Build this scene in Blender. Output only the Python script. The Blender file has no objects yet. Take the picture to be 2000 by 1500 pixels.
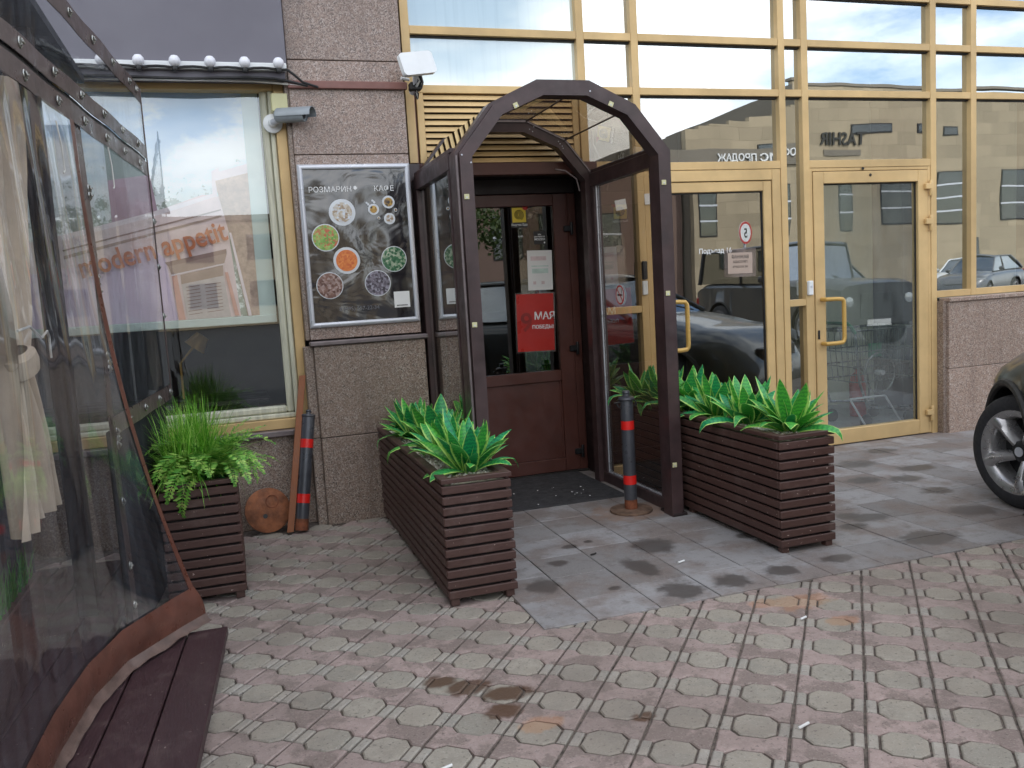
import bpy, bmesh, math, random
from mathutils import Vector, Matrix, noise as mnoise
R = math.radians
random.seed(7)
sc = bpy.context.scene
col = sc.collection

# ------------------------------------------------------------------ camera
cam_d = bpy.data.cameras.new("camera")
cam = bpy.data.objects.new("camera", cam_d)
col.objects.link(cam)
sc.camera = cam
yaw, pit, rol = R(17.751), R(6.398), R(-3.4495)
fwd = Vector((math.sin(yaw) * math.cos(pit), math.cos(yaw) * math.cos(pit), -math.sin(pit)))
rgt = fwd.cross(Vector((0, 0, 1))).normalized()
upv = rgt.cross(fwd)
r2 = rgt * math.cos(rol) + upv * math.sin(rol)
u2 = -rgt * math.sin(rol) + upv * math.cos(rol)
cam.matrix_world = Matrix(((r2.x, u2.x, -fwd.x, 0), (r2.y, u2.y, -fwd.y, 0), (r2.z, u2.z, -fwd.z, 1.40), (0, 0, 0, 1)))
cam_d.sensor_fit = 'HORIZONTAL'
cam_d.sensor_width = 36.0
cam_d.lens = 36.0 * 1678.14 / 2000.0
cam_d.clip_start = 0.05
cam_d.clip_end = 800

# ------------------------------------------------------------------ sky, sun, exposure
SUN_EL, SUN_AZ = R(43), R(24)          # azimuth clockwise from +Y
world = bpy.data.worlds.new("World")
sc.world = world
world.use_nodes = True
wn, wl = world.node_tree.nodes, world.node_tree.links
wn.clear()
w_out = wn.new('ShaderNodeOutputWorld')
w_bg = wn.new('ShaderNodeBackground')
w_bg.inputs['Strength'].default_value = 0.1
sky = wn.new('ShaderNodeTexSky')
sky.sky_type = 'NISHITA'
sky.sun_disc = False
sky.sun_elevation = SUN_EL
sky.sun_rotation = SUN_AZ
sky.air_density = 1.0
sky.dust_density = 1.2
tc = wn.new('ShaderNodeTexCoord')
mp = wn.new('ShaderNodeMapping')
mp.inputs['Scale'].default_value = (1.0, 1.0, 2.6)
mp.inputs['Location'].default_value = (0.35, 0.2, 0.0)
nz = wn.new('ShaderNodeTexNoise')
nz.inputs['Scale'].default_value = 2.1
nz.inputs['Detail'].default_value = 7
nz.inputs['Roughness'].default_value = 0.56
rp = wn.new('ShaderNodeValToRGB')
rp.color_ramp.elements[0].position = 0.40
rp.color_ramp.elements[0].color = (0, 0, 0, 1)
rp.color_ramp.elements[1].position = 0.56
rp.color_ramp.elements[1].color = (1, 1, 1, 1)
nz2 = wn.new('ShaderNodeTexNoise')
nz2.inputs['Scale'].default_value = 5.0
nz2.inputs['Detail'].default_value = 5
cl = wn.new('ShaderNodeValToRGB')
cl.color_ramp.elements[0].position = 0.35
cl.color_ramp.elements[0].color = (0.66, 0.69, 0.74, 1)
cl.color_ramp.elements[1].position = 0.62
cl.color_ramp.elements[1].color = (1, .995, .985, 1)
cs = wn.new('ShaderNodeVectorMath')
cs.operation = 'SCALE'
cs.inputs['Scale'].default_value = 24.0
ss = wn.new('ShaderNodeVectorMath')
ss.operation = 'SCALE'
ss.inputs['Scale'].default_value = 2.4
mx = wn.new('ShaderNodeMix')
mx.data_type = 'RGBA'
wl.new(tc.outputs['Generated'], mp.inputs['Vector'])
wl.new(mp.outputs['Vector'], nz.inputs['Vector'])
wl.new(mp.outputs['Vector'], nz2.inputs['Vector'])
wl.new(nz.outputs['Fac'], rp.inputs['Fac'])
wl.new(nz2.outputs['Fac'], cl.inputs['Fac'])
wl.new(cl.outputs['Color'], cs.inputs[0])
wl.new(sky.outputs['Color'], ss.inputs[0])
wl.new(rp.outputs['Color'], mx.inputs['Factor'])
wl.new(ss.outputs['Vector'], mx.inputs['A'])
wl.new(cs.outputs['Vector'], mx.inputs['B'])
wl.new(mx.outputs['Result'], w_bg.inputs['Color'])
wl.new(w_bg.outputs['Background'], w_out.inputs['Surface'])

sun_d = bpy.data.lights.new("sun", 'SUN')
sun_d.energy = 3.0
sun_d.angle = R(1.0)
sun_d.color = (1.0, 0.95, 0.88)
sun = bpy.data.objects.new("sun", sun_d)
col.objects.link(sun)
sdir = Vector((math.sin(SUN_AZ) * math.cos(SUN_EL), math.cos(SUN_AZ) * math.cos(SUN_EL), math.sin(SUN_EL)))
sun.rotation_euler = sdir.to_track_quat('Z', 'Y').to_euler()
sun.location = (0, 30, 30)

sc.view_settings.view_transform = 'Standard'
sc.view_settings.look = 'None'
sc.view_settings.exposure = 0.5
sc.view_settings.gamma = 1.0
sc.view_settings.use_curve_mapping = False
sc.render.engine = 'CYCLES'
sc.cycles.use_denoising = True
sc.cycles.transparent_max_bounces = 32
sc.cycles.max_bounces = 12
sc.cycles.glossy_bounces = 6
sc.cycles.sample_clamp_indirect = 6.0

# ------------------------------------------------------------------ materials
def srgb(r, g, b):
    f = lambda c: c / 12.92 if c <= 0.04045 else ((c + 0.055) / 1.055) ** 2.4
    return (f(r / 255), f(g / 255), f(b / 255), 1)

class NT:
    def __init__(s, name):
        s.m = bpy.data.materials.new(name)
        s.m.use_nodes = True
        s.n = s.m.node_tree.nodes
        s.l = s.m.node_tree.links
        s.n.clear()
        s.out = s.n.new('ShaderNodeOutputMaterial')
        s.pos = None
    def new(s, t, **k):
        n = s.n.new('ShaderNode' + t)
        for a, v in k.items():
            setattr(n, a, v)
        return n
    def set(s, sock, v):
        if hasattr(v, 'is_output'):
            s.l.new(v, sock)
        else:
            sock.default_value = v
    def coord(s, kind='pos'):
        if kind == 'pos':
            return s.new('NewGeometry').outputs['Position']
        return s.new('TexCoord').outputs[{'obj': 'Object', 'uv': 'UV'}[kind]]
    def mapping(s, v, scale=(1, 1, 1), rot=(0, 0, 0), loc=(0, 0, 0)):
        m = s.new('Mapping')
        s.l.new(v, m.inputs['Vector'])
        m.inputs['Scale'].default_value = scale
        m.inputs['Rotation'].default_value = rot
        m.inputs['Location'].default_value = loc
        return m.outputs['Vector']
    def noise(s, v, scale, detail=4, rough=.55, dist=0):
        n = s.new('TexNoise')
        s.l.new(v, n.inputs['Vector'])
        n.inputs['Scale'].default_value = scale
        n.inputs['Detail'].default_value = detail
        n.inputs['Roughness'].default_value = rough
        n.inputs['Distortion'].default_value = dist
        return n.outputs['Fac']
    def voro(s, v, scale, out='Color', feature='F1', rnd=1):
        n = s.new('TexVoronoi', feature=feature)
        s.l.new(v, n.inputs['Vector'])
        n.inputs['Scale'].default_value = scale
        n.inputs['Randomness'].default_value = rnd
        return n.outputs[out]
    def ramp(s, f, stops, interp='LINEAR'):
        n = s.new('ValToRGB')
        s.set(n.inputs['Fac'], f)
        e = n.color_ramp.elements
        n.color_ramp.interpolation = interp
        while len(e) < len(stops):
            e.new(0.5)
        for k, (p, c) in enumerate(stops):
            e[k].position = p
            e[k].color = c if len(c) == 4 else (*c, 1)
        return n.outputs['Color']
    def mapr(s, f, a, b, c=0., d=1., smooth=True):
        n = s.new('MapRange', interpolation_type='SMOOTHSTEP' if smooth else 'LINEAR')
        s.set(n.inputs[0], f)
        for k, v in enumerate((a, b, c, d)):
            n.inputs[k + 1].default_value = v
        return n.outputs[0]
    def math(s, op, a, b=0., c=0.):
        n = s.new('Math', operation=op)
        for k, v in enumerate((a, b, c)):
            s.set(n.inputs[k], v)
        return n.outputs[0]
    def mix(s, f, a, b, mode='MIX'):
        n = s.new('Mix', data_type='RGBA', blend_type=mode)
        s.set(n.inputs['Factor'], f)
        s.set(n.inputs['A'], a)
        s.set(n.inputs['B'], b)
        return n.outputs['Result']
    def bump(s, h, strength=.3, dist=.01):
        n = s.new('Bump')
        n.inputs['Strength'].default_value = strength
        n.inputs['Distance'].default_value = dist
        s.l.new(h, n.inputs['Height'])
        return n.outputs['Normal']
    def objrand(s):
        return s.new('ObjectInfo').outputs['Random']
    def bsdf(s, color, rough=.5, metal=0., normal=None, spec=.5, coat=0., **k):
        b = s.new('BsdfPrincipled')
        s.set(b.inputs['Base Color'], color)
        s.set(b.inputs['Roughness'], rough)
        s.set(b.inputs['Metallic'], metal)
        b.inputs['Specular IOR Level'].default_value = spec
        b.inputs['Coat Weight'].default_value = coat
        b.inputs['Coat Roughness'].default_value = .05
        if normal is not None:
            s.l.new(normal, b.inputs['Normal'])
        for a, v in k.items():
            s.set(b.inputs[a], v)
        s.l.new(b.outputs[0], s.out.inputs['Surface'])
        return b

def simple(name, c, rough=.5, metal=0., var=.18, scale=9., bump=0., bscale=60., spec=.5, coat=0., orand=0., kind='pos', stretch=(1, 1, 1)):
    t = NT(name)
    v = t.mapping(t.coord(kind), stretch)
    f = t.noise(v, scale, 5, .6)
    dark = tuple(x * (1 - var * 1.6) for x in c[:3]) + (1,)
    lite = tuple(min(1, x * (1 + var)) for x in c[:3]) + (1,)
    cc = t.ramp(f, [(.3, dark), (.7, lite)])
    if orand:
        g = t.mapr(t.objrand(), 0, 1, 1 - orand, 1 + orand, False)
        vm = t.new('VectorMath', operation='SCALE')
        t.l.new(cc, vm.inputs[0])
        t.l.new(g, vm.inputs['Scale'])
        cc = vm.outputs[0]
    nrm = t.bump(t.noise(v, bscale, 4), bump, .004) if bump else None
    rr = t.mapr(t.noise(v, scale * 2.3, 3), .3, .7, max(0, rough - .08), min(1, rough + .1))
    t.bsdf(cc, rr, metal, nrm, spec, coat)
    return t.m

def granite(name, tint=(1, 1, 1)):
    t = NT(name)
    p = t.coord('pos')
    cell = t.voro(p, 165)
    bw = t.new('RGBToBW')
    t.l.new(cell, bw.inputs[0])
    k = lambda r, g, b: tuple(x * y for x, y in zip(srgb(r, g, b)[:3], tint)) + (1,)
    base = t.ramp(bw.outputs[0], [(.12, k(80, 72, 67)), (.32, k(128, 114, 104)), (.52, k(150, 135, 123)), (.68, k(164, 153, 143)), (.86, k(188, 180, 171))], 'LINEAR')
    cell2 = t.voro(p, 46)
    bw2 = t.new('RGBToBW')
    t.l.new(cell2, bw2.inputs[0])
    base = t.mix(t.mapr(bw2.outputs[0], .3, .75, 0, .35), base, k(142, 118, 102))
    big = t.noise(p, 1.6, 4, .6)
    base = t.mix(t.mapr(big, .35, .75, 0, .38), base, k(114, 100, 88))
    v = t.mapping(p, (9, 9, .7))
    streak = t.noise(v, 1.0, 4, .6)
    base = t.mix(t.mapr(streak, .5, .75, 0, .42), base, k(92, 78, 72))
    g = t.mapr(t.objrand(), 0, 1, .86, 1.08, False)
    vm = t.new('VectorMath', operation='SCALE')
    t.l.new(base, vm.inputs[0])
    t.l.new(g, vm.inputs['Scale'])
    t.bsdf(vm.outputs[0], t.mapr(bw.outputs[0], .2, .8, .32, .5), 0, t.bump(t.noise(p, 90, 3), .06, .003), .45)
    return t.m

def glass(name, tint=(.55, .58, .56), refl=.25, wob=.02, wscale=1.3, film=0., film_c=(.6, .66, .63), rough=.0, haze=0., haze_c=(.5, .5, .5), graze=1.):
    """clear or coated pane: tinted see-through plus a mirror part that grows at grazing angles"""
    t = NT(name)
    p = t.coord('pos')
    n = t.bump(t.noise(t.mapping(p, (1, 1, .8)), wscale, 2, .4), wob, .1) if wob else None
    tr = t.new('BsdfTransparent')
    tr.inputs['Color'].default_value = (*[x ** .5 for x in tint], 1)
    body = tr.outputs[0]
    if film:
        d = t.new('BsdfDiffuse')
        streak = t.noise(t.mapping(p, (26, 26, .9)), 1., 5, .65)
        cc = t.mix(t.mapr(streak, .45, .72, 0, .5), (*film_c, 1), tuple(x * .8 for x in film_c) + (1,))
        t.l.new(cc, d.inputs['Color'])
        ms = t.new('MixShader')
        ms.inputs[0].default_value = film
        t.l.new(body, ms.inputs[1])
        t.l.new(d.outputs[0], ms.inputs[2])
        body = ms.outputs[0]
    if haze:
        d = t.new('BsdfDiffuse')
        d.inputs['Color'].default_value = (*haze_c, 1)
        ms = t.new('MixShader')
        smear = t.noise(t.mapping(p, (5, 5, 1.2)), 1.4, 5, .7)
        t.l.new(t.mapr(smear, .35, .75, haze * .35, haze * 1.5), ms.inputs[0])
        t.l.new(body, ms.inputs[1])
        t.l.new(d.outputs[0], ms.inputs[2])
        body = ms.outputs[0]
    gl = t.new('BsdfGlossy')
    gl.inputs['Roughness'].default_value = rough
    gl.inputs['Color'].default_value = (.93, .98, 1, 1)
    fr = t.new('Fresnel')
    fr.inputs['IOR'].default_value = 1.5
    if n is not None:
        t.l.new(n, gl.inputs['Normal'])
        t.l.new(n, fr.inputs['Normal'])
    fac = t.mapr(fr.outputs[0], .04, graze, refl, .94, False)
    fac = t.math('MULTIPLY', fac, t.math('SUBTRACT', 1., t.new('NewGeometry').outputs['Backfacing']))
    ms = t.new('MixShader')
    t.l.new(fac, ms.inputs[0])
    t.l.new(body, ms.inputs[1])
    t.l.new(gl.outputs[0], ms.inputs[2])
    t.l.new(ms.outputs[0], t.out.inputs['Surface'])
    return t.m

def vinyl(name, haze=.10, wr=.35, scale=3.0, tint=(.86, .87, .87)):
    t = NT(name)
    p = t.coord('pos')
    v = t.mapping(p, (1, 1.3, .6))
    h = t.noise(v, scale, 2, .45, .5)
    h2 = t.noise(t.mapping(p, (2, 7, .5)), 2.2, 3, .5, .4)
    hh = t.math('ADD', h, t.math('MULTIPLY', h2, .10))
    n = t.bump(hh, wr, .12)
    tr = t.new('BsdfTransparent')
    tr.inputs['Color'].default_value = (*tint, 1)
    d = t.new('BsdfDiffuse')
    d.inputs['Color'].default_value = (.50, .55, .60, 1)
    ms = t.new('MixShader')
    scuff = t.noise(t.mapping(p, (4, 6, 1.0)), 3, 6, .7)
    t.l.new(t.mapr(scuff, .35, .8, haze * .4, haze * 2.2), ms.inputs[0])
    t.l.new(tr.outputs[0], ms.inputs[1])
    t.l.new(d.outputs[0], ms.inputs[2])
    gl = t.new('BsdfGlossy')
    gl.inputs['Roughness'].default_value = .06
    gl.inputs['Color'].default_value = (1, 1, 1, 1)
    fr = t.new('Fresnel')
    fr.inputs['IOR'].default_value = 1.45
    t.l.new(n, gl.inputs['Normal'])
    m2 = t.new('MixShader')
    t.l.new(t.mapr(fr.outputs[0], .035, 1, .035, .30, False), m2.inputs[0])
    t.l.new(ms.outputs[0], m2.inputs[1])
    t.l.new(gl.outputs[0], m2.inputs[2])
    t.l.new(m2.outputs[0], t.out.inputs['Surface'])
    return t.m

def stain_mask(t, p, spots, nscale=9., namp=.55):
    """soft-edged blots at real places on the ground: (x, y, rx, ry)"""
    wob = t.math('MULTIPLY', t.math('SUBTRACT', t.noise(p, nscale, 7, .68), .5), namp * 3.4)
    acc = None
    for (x, y, rx, ry) in spots:
        v = t.new('VectorMath', operation='SUBTRACT')
        t.l.new(p, v.inputs[0])
        v.inputs[1].default_value = (x, y, 0)
        v2 = t.new('VectorMath', operation='MULTIPLY')
        t.l.new(v.outputs[0], v2.inputs[0])
        v2.inputs[1].default_value = (1 / rx, 1 / ry, 0)
        ln = t.new('VectorMath', operation='LENGTH')
        t.l.new(v2.outputs[0], ln.inputs[0])
        d = t.math('ADD', ln.outputs['Value'], wob)
        mk = t.mapr(d, .62, 1.10, 1, 0)
        acc = mk if acc is None else t.math('MAXIMUM', acc, mk)
    return acc

WET = [(1.27, 3.67, .09, .12), (2.0, 3.98, .13, .14), (1.79, 3.7, .08, .17), (1.81, 3.34, .11, .12), (2.07, 3.33, .10, .09), (2.34, 3.35, .10, .08),
       (2.68, 3.37, .10, .06), (3.28, 3.42, .19, .12), (3.2, 3.94, .09, .07), (3.85, 4.56, .13, .10), (4.12, 4.98, .17, .12), (4.09, 4.46, .13, .09),
       (4.37, 4.67, .15, .1), (4.57, 5.25, .13, .1), (3.29, 3.86, .13, .08), (3.1, 4.06, .09, .07), (1.6, 4.18, .05, .04), (3.84, 3.69, .16, .11),
       (4.02, 4.13, .11, .09), (3.1, 3.76, .09, .06), (1.73, 4.21, .03, .03), (1.45, 3.95, .06, .05), (1.55, 3.5, .04, .03), (2.5, 3.9, .06, .05)]
PUDDLE = [(.60, 2.93, .07, .06), (.68, 2.84, .09, .07), (.79, 2.75, .12, .06), (.74, 2.63, .075, .06), (1.15, 2.4, .05, .03)]
RUST = [(2.18, 3.0, .15, .09), (2.05, 3.05, .07, .05), (2.23, 2.76, .08, .05), (.83, 2.5, .09, .05)]

def paver_mat(name, ca, cb, worn):
    t = NT(name)
    p = t.coord('pos')
    rnd = t.objrand()
    c = t.mix(rnd, ca, cb)
    f = t.noise(p, 26, 6, .65)
    c = t.mix(t.mapr(f, .35, .65, .0, .7), c, tuple(x * .72 for x in ca[:3]) + (1,))
    f2 = t.noise(p, 5.5, 6, .7)
    c = t.mix(t.mapr(f2, .47, .56, 0, .85), c, worn)
    f3 = t.noise(p, 150, 3, .7)
    c = t.mix(t.mapr(f3, .5, .75, 0, .35), c, srgb(196, 190, 180))
    f4 = t.noise(p, 70, 3, .6)
    c = t.mix(t.mapr(f4, .58, .70, 0, .65), c, srgb(88, 79, 72))
    f5 = t.noise(p, 1.3, 4, .6)
    c = t.mix(t.mapr(f5, .40, .66, 0, .42), c, srgb(112, 100, 92))
    w = stain_mask(t, p, PUDDLE, 12, .5)
    c = t.mix(t.math('MULTIPLY', w, .86), c, srgb(86, 62, 46))
    ru = stain_mask(t, p, RUST, 8, .8)
    c = t.mix(t.math('MULTIPLY', ru, .36), c, srgb(176, 120, 70))
    r = t.mapr(w, 0, 1, .78, .34, False)
    t.bsdf(c, r, 0, t.bump(t.math('ADD', t.noise(p, 60, 4), t.math('MULTIPLY', f3, .6)), .35, .004), .35)
    return t.m

def slab_mat(name):
    t = NT(name)
    p = t.coord('pos')
    c = t.mix(t.objrand(), srgb(122, 118, 116), srgb(152, 150, 150))
    f = t.noise(p, 3.0, 6, .65)
    c = t.mix(t.mapr(f, .42, .62, 0, .75), c, srgb(118, 105, 98))
    c = t.mix(t.mapr(t.noise(p, 11, 6, .7), .5, .68, 0, .5), c, srgb(98, 90, 86))
    c = t.mix(t.mapr(t.noise(p, 120, 3, .7), .5, .8, 0, .4), c, srgb(170, 166, 160))
    c = t.mix(t.mapr(t.noise(p, 55, 4, .6), .6, .75, 0, .5), c, srgb(92, 84, 80))
    d = stain_mask(t, p, [(2.2, 4.66, .26, .22)], 10, .6)
    c = t.mix(t.math('MULTIPLY', d, .45), c, srgb(140, 104, 78))
    w = stain_mask(t, p, WET, 14, .45)
    c = t.mix(t.math('MULTIPLY', w, .82), c, srgb(74, 68, 64))
    t.bsdf(c, t.mapr(w, 0, 1, .62, .42, False), 0, t.bump(t.noise(p, 90, 4), .22, .003), .4)
    return t.m

def leaf_mat(name):
    t = NT(name)
    uv = t.coord('uv')
    sx = t.new('SeparateXYZ')
    t.l.new(uv, sx.inputs[0])
    a = t.math('ABSOLUTE', t.math('SUBTRACT', sx.outputs['X'], .5))
    ob = t.coord('obj')
    wob = t.math('MULTIPLY', t.math('SUBTRACT', t.noise(ob, 60, 3), .5), .12)
    edge = t.mapr(t.math('ADD', a, wob), .37, .45)
    wv = t.new('TexWave', wave_type='BANDS', bands_direction='Y')
    t.l.new(uv, wv.inputs['Vector'])
    wv.inputs['Scale'].default_value = 4.2
    wv.inputs['Distortion'].default_value = 5
    wv.inputs['Detail'].default_value = 3
    wv.inputs['Detail Scale'].default_value = 2.2
    rnd = t.objrand()
    g1 = t.mix(rnd, srgb(38, 158, 96), srgb(96, 184, 60))
    g2 = t.mix(rnd, srgb(20, 118, 84), srgb(56, 148, 50))
    c = t.mix(t.mapr(wv.outputs['Fac'], .2, .8, 0, .8), g1, g2)
    c = t.mix(t.mapr(sx.outputs['Y'], 0., .3, .5, 0.), c, srgb(90, 170, 50))
    c = t.mix(edge, c, t.mix(t.noise(ob, 30, 3), srgb(168, 222, 92), srgb(208, 234, 140)))
    b = t.bsdf(c, .38, 0, t.bump(wv.outputs['Fac'], .1, .002), .5)
    b.inputs['Subsurface Weight'].default_value = 0
    tl = t.new('BsdfTranslucent')
    t.l.new(c, tl.inputs['Color'])
    ms = t.new('MixShader')
    ms.inputs[0].default_value = .22
    t.l.new(b.outputs[0], ms.inputs[1])
    t.l.new(tl.outputs[0], ms.inputs[2])
    t.l.new(ms.outputs[0], t.out.inputs['Surface'])
    return t.m

def green_mat(name, stops, rough=.45, tl=.25, scale=30.):
    t = NT(name)
    v = t.coord('pos')
    isl = t.new('NewGeometry').outputs['Random Per Island']
    c = t.ramp(t.math('ADD', t.math('MULTIPLY', isl, .75), t.math('MULTIPLY', t.noise(v, scale, 3), .3)), stops)
    b = t.bsdf(c, rough, 0, None, .45)
    tr = t.new('BsdfTranslucent')
    t.l.new(c, tr.inputs['Color'])
    ms = t.new('MixShader')
    ms.inputs[0].default_value = tl
    t.l.new(b.outputs[0], ms.inputs[1])
    t.l.new(tr.outputs[0], ms.inputs[2])
    t.l.new(ms.outputs[0], t.out.inputs['Surface'])
    return t.m

def dish_mat(name, a, b, c, scale=60):
    t = NT(name)
    p = t.coord('pos')
    bw = t.new('RGBToBW')
    t.l.new(t.voro(p, scale), bw.inputs[0])
    cc = t.ramp(bw.outputs[0], [(.2, a), (.45, b), (.75, c)])
    cc = t.mix(t.mapr(t.noise(p, 25, 3), .4, .7, 0, .5), cc, a)
    t.bsdf(cc, .25)
    return t.m

def wood_mat(name, c, var=.3, rough=.5, along=(1, 1, 1), spec=.4, chips=0.):
    t = NT(name)
    ob = t.coord('pos')
    v = t.mapping(ob, along)
    g = t.noise(v, 10, 6, .65, .6)
    cc = t.ramp(g, [(.3, tuple(x * (1 - var) for x in c[:3])), (.55, c), (.8, tuple(x * (1 + var * .8) for x in c[:3]))])
    cc = t.mix(t.mapr(t.objrand(), 0, 1, 0, .3, False), cc, tuple(x * .62 for x in c[:3]) + (1,))
    dust = t.noise(ob, 7, 6, .7)
    cc = t.mix(t.mapr(dust, .5, .75, 0, .28), cc, srgb(120, 104, 98))
    if chips:
        ch = t.noise(t.mapping(ob, (1, 1, 1.6)), 42, 3, .6)
        cc = t.mix(t.mapr(ch, .695, .72, 0, chips), cc, srgb(190, 170, 158))
    t.bsdf(cc, t.mapr(g, .3, .7, rough - .07, rough + .12), 0, t.bump(g, .18, .003), spec)
    return t.m

MT = {}
MT['gold'] = simple('gold_anodised', srgb(204, 173, 122), .40, .18, .13, 2.2, .03, 200, .45, orand=.06)
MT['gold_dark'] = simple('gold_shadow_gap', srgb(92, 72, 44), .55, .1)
MT['gold_handle'] = simple('gold_handle_paint', srgb(194, 156, 84), .35, .2, .06, 6)
MT['gasket'] = simple('black_gasket', srgb(38, 36, 34), .6)
MT['granite'] = granite('granite_brown', (1.05, .985, 1.0))
MT['granite_shaded'] = granite('granite_brown_shaded', (.92, .88, .86))  # same granite toned darker and warmer; weaker sky light put into the colour
MT['granite_warm'] = granite('granite_pinkish', (1.06, .98, .95))
MT['brown_pvc'] = simple('brown_profile', srgb(68, 52, 52), .36, 0, .26, 6, .03, 90, .5)
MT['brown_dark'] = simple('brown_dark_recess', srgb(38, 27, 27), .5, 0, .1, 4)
MT['door_brown'] = simple('red_brown_door', srgb(82, 49, 42), .36, 0, .12, 5, .04, 80, .5)
MT['slat'] = wood_mat('brown_stained_slat', srgb(80, 57, 51), .22, .47, (2.5, 2.5, 14), .4, .8)
MT['slat_in'] = simple('planter_liner', srgb(24, 18, 18), .8)
MT['deck'] = wood_mat('deck_plank', srgb(66, 44, 48), .35, .45, (16, 1.6, 4), .45, .35)
MT['plank'] = wood_mat('raw_plank', srgb(150, 96, 66), .25, .6, (12, 12, 2), .3)
MT['oct'] = paver_mat('paver_grey', srgb(163, 155, 142), srgb(142, 137, 126), srgb(154, 146, 133))
MT['sq'] = paver_mat('paver_small', srgb(168, 161, 151), srgb(150, 145, 135), srgb(160, 152, 141))
MT['pink'] = paver_mat('paver_pink', srgb(170, 150, 143), srgb(154, 137, 131), srgb(126, 112, 105))
MT['joint'] = simple('joint_sand', srgb(98, 88, 80), .9, 0, .45, 40, .4, 90)
MT['slab'] = slab_mat('grey_slab')
MT['asphalt'] = simple('asphalt', (.055, .055, .056, 1), .85, 0, .25, 20, .3, 120)
MT['rubber'] = simple('rubber_mat', srgb(58, 58, 60), .7, 0, .25, 14, .2, 120)
MT['pane_up'] = glass('pane_coated', (.30, .33, .32), .56, .018, 1.1)
MT['pane_mid'] = glass('pane_clear', (.40, .41, .37), .42, .03, 1.0)
MT['pane_film'] = glass('pane_filmed', (.2, .24, .23), .27, .018, 1.2, .85, (.60, .68, .63))
MT['pane_door'] = glass('pane_left_door', (.34, .31, .27), .32, .022, 1.0)
MT['pane_door_r'] = glass('pane_right_door', (.88, .92, .90), .20, .022, 1.0, haze=.06, haze_c=(.45, .52, .5))
MT['pane_brown'] = glass('pane_brown_door', (.34, .27, .20), .20, .015, 1.5)
MT['pane_cafe'] = glass('pane_cafe_window', (.985, .99, .985), .15, .015, 1.0)
MT['pane_side'] = glass('pane_canopy', (.72, .66, .59), .05, .008, 2.0, haze=.015, haze_c=(.4, .38, .36), graze=.42)
MT['pane_roof'] = glass('pane_canopy_roof', (.56, .50, .43), .08, .008, 2.0, haze=.06, haze_c=(.42, .40, .36), graze=.5)
MT['vinyl'] = vinyl('clear_vinyl', .05, .06, 2.0, (.93, .94, .94))
MT['vinyl_flap'] = vinyl('clear_vinyl_flap', .055, .06, 1.3, (.94, .95, .96))
MT['pvc_strip'] = simple('brown_pvc_strip', srgb(88, 75, 72), .34, 0, .12, 6, .06, 40, .5)
MT['flap_hem'] = simple('flap_hem_fabric', srgb(104, 66, 54), .34, 0, .2, 9, .15, 40, .5)
MT['hem_lip'] = simple('hem_lip_fabric', srgb(108, 88, 80), .4, 0, .25, 14, .2, 50, .5)
MT['steel'] = simple('steel', srgb(176, 176, 170), .28, .9, .1, 10)
MT['alu'] = simple('brushed_alu', srgb(200, 202, 208), .32, .35, .03, 2)
MT['cam_grey'] = simple('camera_grey', srgb(142, 148, 152), .4, .1, .05)
MT['curtain'] = simple('beige_curtain', srgb(204, 186, 164), .85, 0, .12, 7, .3, 220, .2)
MT['navy'] = simple('dark_navy_cloth', srgb(26, 26, 34), .8, 0, .2, 5)
MT['poster'] = None
t = NT('poster_black')
p = t.coord('pos')
hh = t.noise(t.mapping(p, (1, 1, 1.3)), 2.6, 3, .45, 1.4)
t.bsdf(t.mix(t.noise(p, 5, 3), srgb(26, 24, 30), srgb(38, 36, 40)), .11, 0, t.bump(hh, .18, .05), .9, .45)
MT['poster'] = t.m
MT['white'] = simple('white_print', srgb(226, 226, 224), .4, 0, .04)
MT['white_paint'] = simple('white_paint', srgb(224, 226, 226), .4, 0, .05, 5)
MT['cream'] = simple('cream_plastic', srgb(198, 194, 150), .45, 0, .06, 8)
MT['pvc_cream'] = simple('cream_sash', srgb(206, 204, 182), .4, 0, .2, 6, .05, 60, .5, 0, 0, 'pos', (6, 6, .5))
MT['fascia'] = simple('grey_fascia', srgb(104, 101, 110), .5, 0, .05, 2)
MT['black'] = simple('black_plastic', srgb(26, 26, 28), .42)
MT['cable'] = simple('black_cable', srgb(34, 33, 34), .6)
MT['cable_white'] = simple('white_cable', srgb(206, 204, 198), .5)
MT['trunk'] = simple('brown_trunking', srgb(124, 84, 76), .5, 0, .1)
MT['ledge'] = simple('zinc_ledge', srgb(122, 112, 112), .42, .4, .2, 8, .1, 40)
MT['bulb'] = simple('milky_bulb', srgb(222, 222, 228), .25, 0, .03)
MT['bollard'] = simple('bollard_grey', srgb(66, 67, 72), .34, .15, .14, 7, .05, 80)
MT['red_band'] = simple('red_reflective', srgb(216, 34, 28), .35, 0, .08, 12)
MT['rust'] = simple('rust', srgb(126, 72, 46), .8, .1, .35, 26, .5, 90)
MT['rust_plate'] = simple('rusty_plate', srgb(118, 94, 78), .75, .2, .35, 16, .4, 80)
MT['rust_disc'] = simple('rust_brown_disc', srgb(146, 90, 58), .75, .05, .35, 14, .4, 80)
MT['gravel'] = None
t = NT('white_gravel')
isl = t.new('NewGeometry').outputs['Random Per Island']
t.bsdf(t.ramp(isl, [(0, srgb(176, 164, 140)), (.4, srgb(212, 206, 190)), (.8, srgb(232, 230, 222)), (1, srgb(196, 176, 150))]), .7)
MT['gravel'] = t.m
MT['soil'] = simple('pale_gravel_bed', srgb(170, 162, 142), .9, 0, .3, 60, .6, 120)
MT['leaf'] = leaf_mat('snake_plant_leaf')
MT['blade'] = green_mat('grass_blade', [(0, srgb(54, 120, 34)), (.4, srgb(110, 178, 52)), (.75, srgb(164, 208, 90)), (1, srgb(196, 226, 130))])
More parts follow.
